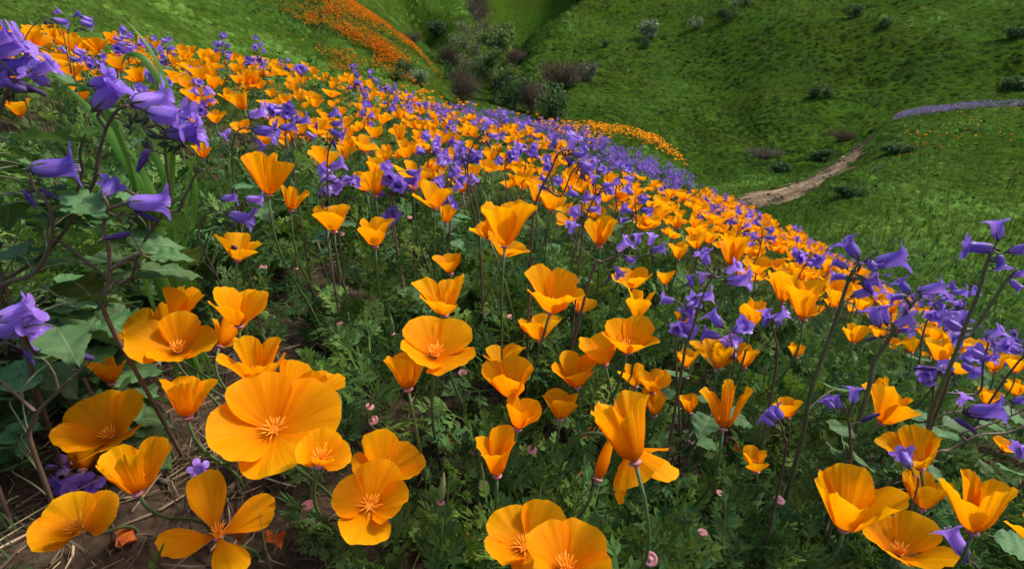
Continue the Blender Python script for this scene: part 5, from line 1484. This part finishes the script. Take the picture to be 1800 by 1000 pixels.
# ================================================================== hills, trail, shrubs and trees beyond the slope
g4 = np.random.default_rng(44)
def polar(n, r0, r1, t0=-56, t1=60, power=0.0):
    th = np.radians(g4.uniform(t0, t1, n)); r = np.exp(g4.uniform(math.log(r0), math.log(r1), n))
    x, y = r * np.sin(th), r * np.cos(th)
    return x, y, H(x, y), r
x, y, z, r = polar(125000, 5.5, 100)
td = trail_dist(x, y) + .55 * fbm(x * 1.6, y * 1.6, 83, 3); ok = td > 0.14
x, y, z, r, td = x[ok], y[ok], z[ok], r[ok], td[ok]
n = len(x)
def gnormal(x, y, ep=.5):
    nx = (H(x + ep, y) - H(x - ep, y)) / (2 * ep); ny = (H(x, y + ep) - H(x, y - ep)) / (2 * ep)
    return np.stack([-nx, -ny, np.ones(len(x))], 1)
lump = fbm(x / 1.3, y / 1.3, 61, 3); big = fbm(x / 6, y / 6, 66, 3)
wid = np.clip(.015 + .0050 * r, .03, .27) * np.exp(g4.normal(0, .18, n)) * np.clip(1 + .6 * lump, .5, 1.6); hgt = wid * np.clip(.30 + .6 * lump + g4.normal(0, .10, n), .06, .8)
hgt = hgt * smooth(-.1, .4, td)
az = g4.uniform(0, 6.28, n); gn = gnormal(x, y); P = np.stack([x, y, z], 1); Vs, Ns = [], []
for k in range(4):
    a_ = az + k * 1.5708 + g4.normal(0, .15, n); q = wid * g4.uniform(.6, 1.4, n)
    d = np.stack([np.cos(a_), np.sin(a_), np.zeros(n)], 1); pt = P + d * q[:, None]; pt[:, 2] = z - (gn[:, 0] * d[:, 0] + gn[:, 1] * d[:, 1]) * q - .35 * hgt
    Vs.append(pt); Ns.append(gn + d * .55)
off = g4.normal(0, .35, (n, 2)) * wid[:, None]
Vs.append(np.stack([x + off[:, 0], y + off[:, 1], z + hgt], 1)); Ns.append(gn + g4.normal(0, .25, (n, 3)))
V = np.stack(Vs, 1).reshape(-1, 3); NN = np.stack(Ns, 1).reshape(-1, 3); NN /= np.linalg.norm(NN, axis=1)[:, None]
T = (np.array([[k, (k + 1) % 4, 4] for k in range(4)])[None] + (np.arange(n) * 5)[:, None, None]).reshape(-1, 3)
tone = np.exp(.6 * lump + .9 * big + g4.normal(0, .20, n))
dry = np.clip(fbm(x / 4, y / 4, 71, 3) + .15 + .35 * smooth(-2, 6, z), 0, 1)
c = np.array([[.038, .076, .012]]) * (tone * (1 + .55 * smooth(9, 14, r) * smooth(22, 18.5, r)) * (1 - .12 * smooth(9, 6, r)) * (1 - .42 * smooth(3.0, -2.0, z) * smooth(19, 26, r)))[:, None] * (1 - .25 * dry[:, None]) + np.array([[.024, .022, .003]]) * dry[:, None]  # shade low on the hills painted into the grass colour; hummock lightened for contrast
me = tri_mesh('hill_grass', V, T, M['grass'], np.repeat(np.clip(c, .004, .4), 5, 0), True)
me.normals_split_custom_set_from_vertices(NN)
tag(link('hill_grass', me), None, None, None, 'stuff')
# loose blades and weeds standing out of the sward on the nearer hummock
x, y, z, r = polar(30000, 4.5, 26)
ok = trail_dist(x, y) > .15; x, y, z, r = x[ok], y[ok], z[ok], r[ok]
V, T, c = blades(x, y, z, .06, .20, .002, .007, (.048, .092, .016), .35, .8)
tag(link('hummock_grass', tri_mesh('hummock_grass', V, T, M['grass'], c)), None, None, None, 'stuff')

# ---- far drifts of orange and purple flowers
def specks(name, polys, n, r0, r1, size, col, mat, clump=2.0, seed=1, up=.12, t0=-50, t1=52, thr=0.0, soft=30.0):
    g5 = np.random.default_rng(seed)
    th = np.radians(g5.uniform(t0, t1, n)); r = np.exp(g5.uniform(math.log(r0), math.log(r1), n)); x = r * np.sin(th); y = r * np.cos(th); z = H(x, y)
    u, v, Z = project(np.stack([x, y, z], -1)); ok = np.zeros(n, bool)
    jit = soft * fbm(x * clump * .8 + 3, y * clump * .8, seed + 50, 3); u = u + jit + g5.normal(0, soft * .45, n); v = v + jit * .6 * np.sin(x * 3) + g5.normal(0, soft * .22, n)
    for p in polys: ok |= in_poly(u, v, p)
    ok &= (fbm(x * clump, y * clump, seed + 3, 3) + g5.uniform(-.5, .5, n)) > thr
    x, y, z = x[ok], y[ok], z[ok]; m = len(x)
    s = size * g5.uniform(.7, 1.4, m); az = g5.uniform(0, 6.28, m)
    c0 = np.stack([x, y, z + up * g5.uniform(.5, 1.2, m)], 1); Vs = []
    for k in range(4):
        a_ = az + k * 1.5708
        Vs.append(c0 + np.stack([np.cos(a_), np.sin(a_), np.full(m, .75)], 1) * s[:, None])
    V = np.stack([c0] + Vs, 1).reshape(-1, 3)
    T = (np.array([[0, 1, 2], [0, 2, 3], [0, 3, 4], [0, 4, 1]])[None] + (np.arange(m) * 5)[:, None, None]).reshape(-1, 3)
    cc = np.array([col]) * np.exp(g5.normal(0, .18, (m, 1)))
    return tag(link(name, tri_mesh(name, V, T, mat, np.repeat(np.clip(cc, 0, 1), 5, 0))), None, None, None, 'stuff')
specks('far_poppy_drift', [[(510,-40),(610,-40),(690,50),(742,95),(760,120),(720,145),(640,130),(560,80)]], 130000, 15, 34, .030, (.62, .18, .010), M['farflower'], .9, 3, .25, -24, -5, .14, 70)
specks('hump_poppy_drift', [[(985,210),(1120,222),(1205,252),(1235,305),(1195,292),(1120,250),(1000,228)]], 17000, 7.5, 12, .018, (.90, .29, .006), M['farflower'], 2.5, 4, .16, 3, 24, .22, 18)
specks('hummock_bell_drift', [[(1555,216),(1640,199),(1740,190),(1830,182),(1830,192),(1740,198),(1640,207),(1570,219)]], 15000, 15, 19.5, .016, (.18, .13, .29), M['farflower'], 1.5, 6, .2, 33, 48, .12, 5)
specks('hummock_poppy_drift', [[(1540,225),(1640,202),(1830,190),(1830,230),(1700,225),(1580,245)], [(1600,250),(1800,240),(1800,420),(1560,420)]], 4500, 7, 19.5, .017, (.80, .24, .006), M['farflower'], .7, 8, .15, 25, 48, .6)
specks('slope_shoulder_poppies', [[(700,150),(800,195),(980,222),(1100,260),(1220,310),(1100,285),(960,250),(760,205)]], 30000, 4, 7, .016, (.90, .28, .006), M['farflower'], 1.2, 9, .2, -14, 20, .22)

# ---- dirt trail: a sheet laid in its cut on the flank of the hummock
s = N('trail_earth'); p_ = s.pos(); nz = s.noise(2.2, p_, 8, .75); n2 = s.noise(14.0, p_, 5, .75)
colr = s.ramp(nz, [(.38, (.055, .040, .020)), (.5, (.21, .138, .070)), (.62, (.38, .275, .155))])
colr = s.mixc(s.maprange(n2, .55, .75, 0, .6), colr, (.40, .32, .21))
M['trail'] = s.shade(colr, .95, s.bump(n2, .8, .08), 0, None, .1)
nw = 9; V = []
tg = np.gradient(tr_pts, axis=0); tg /= np.linalg.norm(tg, axis=1)[:, None]; nrm = np.stack([-tg[:, 1], tg[:, 0]], 1)
for i in range(len(tr_pts)):
    for k in range(nw):
        q = -1 + 2 * k / (nw - 1); wv = tr_hw[i] * (1.45 + 1.1 * float(fbm(i * .5, np.sign(q) * 3.0, 9, 4))) * q
        X, Y = tr_pts[i, 0] + nrm[i, 0] * wv, tr_pts[i, 1] + nrm[i, 1] * wv
        V.append((X, Y, float(H(X, Y)) - .035 * (1 - q * q) + .13 * float(fbm(X * 2.2, Y * 2.2, 15, 4)) - .02 - .10 * max(0, abs(q) - .75)))
Fc = [(i * nw + k, i * nw + k + 1, (i + 1) * nw + k + 1, (i + 1) * nw + k) for i in range(len(tr_pts) - 1) for k in range(nw - 1)]
tag(link('path', poly_mesh('path', np.array(V), Fc, M['trail'], np.zeros((len(V), 2)))), None, None, None, 'structure')

# stones and clods strewn on the eroded earth
k = g4.integers(2, len(tr_pts) - 2, 110); off = g4.normal(0, .55, 110) * tr_hw[k]
sx, sy = tr_pts[k, 0] + nrm[k, 0] * off + g4.normal(0, .1, 110), tr_pts[k, 1] + nrm[k, 1] * off + g4.normal(0, .1, 110)
OCT = (np.array([(1, 0, 0), (0, 1, 0), (-1, 0, 0), (0, -1, 0), (.1, 0, .7), (0, .1, -.6)]), np.array([(0, 1, 4), (1, 2, 4), (2, 3, 4), (3, 0, 4), (1, 0, 5), (2, 1, 5), (3, 2, 5), (0, 3, 5)]))
V, T, I = scatter([OCT], np.zeros(110, int), np.stack([sx, sy, H(sx, sy) - .0], 1), rot_z(g4.uniform(0, 6.28, 110)) @ rot_x(g4.normal(0, .4, 110)), np.exp(g4.normal(-3.7, .4, 110)))
tag(link('trail_stones', tri_mesh('trail_stones', V, T, M['litter'], (np.array([[.24, .17, .10]]) * np.exp(g4.normal(0, .35, (110, 1))))[I])), None, None, None, 'stuff')

# ---- shrubs and trees: stand on the terrain where their foot shows
def ground_hit(u_, v_, r0=6.0, r1=110.0):
    d = ray(u_, v_); hlen = math.hypot(d[0], d[1]); prev = None
    for r_ in np.exp(np.linspace(math.log(r0), math.log(r1), 900)):
        X, Y, Zz = d[0] / hlen * r_, d[1] / hlen * r_, d[2] / hlen * r_
        if Zz < float(base_h(np.array(X), np.array(Y))): return X, Y, r_
    return d[0] / hlen * r1, d[1] / hlen * r1, r1
LEAFV = np.array([(0, 0, 0), (.5, .22, .05), (1, 0, 0), (.5, -.22, .05)]); LEAFT = np.array([(0, 1, 2), (0, 2, 3)])
def crown(rs, n, lobes, leaf, col, sd, fill=.35):
    """leaf-sized faces spread through uneven lobes (centre, radii)"""
    Vs, Cs = [], []
    w_ = np.array([l[1][0] * l[1][1] * l[1][2] for l in lobes]) ** .7; w_ /= w_.sum()
    k = rs.choice(len(lobes), n, p=w_)
    d = rs.normal(size=(n, 3)); d /= np.linalg.norm(d, axis=1)[:, None]
    rad = (fill + (1 - fill) * rs.uniform(0, 1, n) ** .5) * np.exp(rs.normal(0, .10, n))
    cen = np.array([lobes[q][0] for q in k]) + d * rad[:, None] * np.array([lobes[q][1] for q in k])
    gap = fbm(cen[:, 0] / (leaf * 5) + 7, cen[:, 2] / (leaf * 5) + cen[:, 1] / (leaf * 5), rs.randint(99), 2) > -.22
    cen, d = cen[gap], d[gap]; n = len(cen)
    rot = rot_z(rs.uniform(0, 6.28, n)) @ rot_y(rs.normal(-.3, .7, n)) @ rot_x(rs.normal(0, .8, n))
    V, T, I = scatter([(LEAFV - np.array([.5, 0, 0]), LEAFT)], np.zeros(n, int), cen, rot, leaf * rs.uniform(.6, 1.4, n))
    c = np.array(col)[None] * np.exp(rs.normal(0, sd, (n, 1)))
    return V, T, c[I]
def twigs(rs, n, lobes, l, wd, col):
    k = rs.choice(len(lobes), n); d = rs.normal(size=(n, 3)); d /= np.linalg.norm(d, axis=1)[:, None]
    cen = np.array([lobes[q][0] for q in k]) + d * rs.uniform(.2, 1, n)[:, None] * np.array([lobes[q][1] for q in k])
    dr = d * .6 + np.array([[0, 0, .7]]) + rs.normal(0, .35, (n, 3)); dr /= np.linalg.norm(dr, axis=1)[:, None]
    s_ = np.cross(dr, rs.normal(size=(n, 3))); s_ /= np.linalg.norm(s_, axis=1)[:, None]
    ll = l * rs.uniform(.4, 1.2, n)[:, None]
    V = np.stack([cen - s_ * wd, cen + s_ * wd, cen + dr * ll], 1).reshape(-1, 3); T = np.arange(3 * n).reshape(-1, 3)
    c = np.array(col)[None] * np.exp(rs.normal(0, .3, (n, 1))); return V, T, np.repeat(c, 3, 0)
KINDS = {'sage': ((.20, .24, .17), .35), 'dark': ((.060, .105, .045), .35), 'green': ((.075, .135, .045), .3), 'brown': ((.115, .080, .066), .3), 'grey': ((.13, .135, .105), .3), 'purple': ((.14, .115, .11), .3)}
SHRUBS = [ # foot u, foot v, width px, height px, kind, label
 (1142,62,52,34,'sage','pale grey-green sage bush, the largest on the sunny hillside'), (1222,45,32,24,'sage','round grey-green bush alone beside the largest sage bush'), (1132,82,26,20,'dark','small dark bush just below the largest sage bush'),
 (1065,78,22,20,'dark','small bush left of the largest sage bush'), (1278,38,40,26,'dark','dark bush below a pale bush high on the hillside'), (1295,12,56,20,'sage','long pale bush high on the hillside above a dark one'),
 (1500,26,34,26,'dark','dark round bush high on the shaded hillside'), (1556,50,34,22,'green','low spreading bush right of the dark round one on the shaded hillside'), (1441,172,40,24,'dark','lone dark bush in the middle of the shaded hillside'), (1785,72,50,20,'dark','dark low bush at the end of the shaded hillside'),
 (1780,158,60,24,'green','low green bush above the purple-edged hummock'),
 (980,150,95,46,'brown','wide brown bare bush beside the leafy valley tree'), (1030,135,60,40,'grey','grey bush at the top end of the brown thicket'), (1000,152,40,30,'dark','dark bush tucked in the brown thicket'), (968,205,90,62,'green','soft green mound of brush under the brown thicket'), (935,200,60,60,'brown','brown twiggy brush at the foot of the leafy valley tree'),
 (905,192,70,66,'dark','dark green brush packed between the leafy tree and the brown thicket'), (940,168,60,44,'grey','grey-brown brush leaning on the packed dark brush'), (872,120,60,40,'green','green brush behind the leafy valley tree'), (800,128,44,32,'dark','dark brush in the gully left of the pale-leaved tree'), (818,190,60,70,'brown','rounded brown twiggy bush left of the leafy valley tree'), (722,72,40,24,'brown','brown bush in the ravine behind the orange spur'), (785,72,40,34,'brown','brown bush in the next ravine behind the orange spur'), (880,72,36,30,'brown','purple-brown bush behind the bare tall tree'), (908,90,42,30,'brown','purple-brown bush at the ridge foot behind the leafy tree'), (842,22,60,46,'brown','bare brown brush high in the far ravine'), (770,18,50,26,'dark','dark brush high in the far ravine'),
 (712,130,36,28,'dark','dark bush at the foot of the orange spur'), (738,148,40,28,'sage','grey bush at the foot of the orange spur'), (700,142,30,20,'green','low green bush at the foot of the orange spur'),
 (1348,276,70,18,'purple','low mauve-grey brush on the valley floor'), (1478,252,46,22,'brown','brown brush beside the upper end of the dirt trail'), (1368,306,50,22,'dark','dark green bush at the edge of the dirt trail'), (1450,282,60,20,'dark','low dark bush along the upper edge of the dirt trail'),
 (1580,268,60,15,'dark','low dark bush on the near face of the hummock'), (1545,300,40,18,'green','small green bush on the near face of the hummock'), (1490,345,70,22,'green','weedy green clump on the hummock below the dirt trail'),
]
for i, (fu, fv, wp, hp, kind, lab) in enumerate(SHRUBS):
    rs = np.random.RandomState(1200 + i)
    X, Y, r_ = ground_hit(fu, fv); Zc = project(np.array([X, Y, float(H(X, Y))]))[2]
    W, Hh = wp * Zc / F / 2, hp * Zc / F; g = float(H(X, Y))
    e = empty('shrub', (X, Y, g), lab, 'bush', 'shrubs in the valley')
    lobes = [((0, 0, Hh * .45), (W * .65, W * .6, Hh * .5))] + [((rs.uniform(-.7, .7) * W, rs.uniform(-.5, .5) * W, Hh * rs.uniform(.25, .62)), (W * rs.uniform(.25, .45), W * rs.uniform(.25, .45), Hh * rs.uniform(.25, .4))) for _ in range(8)]
    col, sd_ = KINDS[kind]; leaf = max(W * .16, .05)
    if kind in ('brown', 'purple'):
        V, T, c = twigs(rs, 1300, lobes, Hh * .35, max(W * .012, .006), col)
        V2, T2, c2 = crown(rs, 260, lobes, leaf * .7, (.05, .06, .03), .3)
        V = np.concatenate([V, V2]); T = np.concatenate([T, T2 + len(c)]); c = np.concatenate([c, c2])
    else:
        V, T, c = crown(rs, 1500, lobes, leaf, col, sd_)
    link('foliage', tri_mesh('foliage', V, T, M['foliage'], c), e)
    mb = MB()
    for q in range(6):
        a_ = rs.uniform(0, 6.28); t_ = np.array([math.cos(a_) * W * .6, math.sin(a_) * W * .6, Hh * rs.uniform(.5, .85)])
        Vt, Ft, Ut = tube(bez((0, 0, -.1), t_ * .2 + np.array([0, 0, Hh * .1]), t_ * .7, t_, 6), np.linspace(W * .035, W * .01, 6), 5); mb.add(Vt, Ft, Ut)
    link('stems', mb.mesh('stems', M['bark']), e)
TREES = [(868,208,110,120,'leafy valley tree with a thin dark trunk at the end of the slope',(.15,.21,.065),2.0), (838,120,100,95,'taller pale-leaved tree standing behind the leafy valley tree',(.17,.20,.11),.9), (838,62,70,110,'bare-looking grey tree high in the ravine behind the others',(.13,.12,.09),.45)]
for i, (fu, fv, wp, hp, lab, col, dens) in enumerate(TREES):
    rs = np.random.RandomState(1500 + i)
    X, Y, r_ = ground_hit(fu, fv)
    if i == 0: X, Y, r_ = ground_hit(fu, 178)
    g = float(H(X, Y)); Zc = project(np.array([X, Y, g]))[2]; W, Hh = wp * Zc / F / 2, hp * Zc / F
    e = empty('valley_tree', (X, Y, g), lab, 'tree', 'trees in the valley')
    mb = MB(); top = np.array([rs.uniform(-.1, .1) * W, 0, Hh * .9])
    trunk = spline(np.array([(0, 0, -.2), (W * .06, 0, Hh * .25), (-W * .05, 0, Hh * .55), top]), 14)
    Vt, Ft, Ut = tube(trunk, np.linspace(Hh * .022, Hh * .004, len(trunk)), 7); mb.add(Vt, Ft, Ut); tips = []
    for q in range(16):
        b = trunk[rs.randint(3, len(trunk) - 1)]; a_ = rs.uniform(0, 6.28); l = W * rs.uniform(.45, .95) * (1 - .35 * b[2] / Hh)
        t_ = b + np.array([math.cos(a_) * l, math.sin(a_) * l, l * rs.uniform(.2, .9)]); tips.append(t_); tips.append((b + t_) / 2)
        Vt, Ft, Ut = tube(bez(b, b + (t_ - b) * .4 + np.array([0, 0, -.02 * l]), b + (t_ - b) * .8, t_, 7), np.linspace(Hh * .009, Hh * .002, 7), 5); mb.add(Vt, Ft, Ut)
    link('trunk', mb.mesh('trunk', M['bark']), e)
    lobes = [(tuple(t_), (W * rs.uniform(.16, .34), W * rs.uniform(.16, .34), Hh * rs.uniform(.06, .13))) for t_ in tips]
    V, T, c = crown(rs, int(7500 * dens), lobes, W * (.07 if i == 0 else .05), col, .35, .1)
    V2, T2, c2 = twigs(rs, 900, lobes, W * .3, W * .006, (.10, .085, .065))
    V = np.concatenate([V, V2]); T = np.concatenate([T, T2 + len(c)]); c = np.concatenate([c, c2])
    link('crown', tri_mesh('crown', V, T, M['foliage'], c), e)
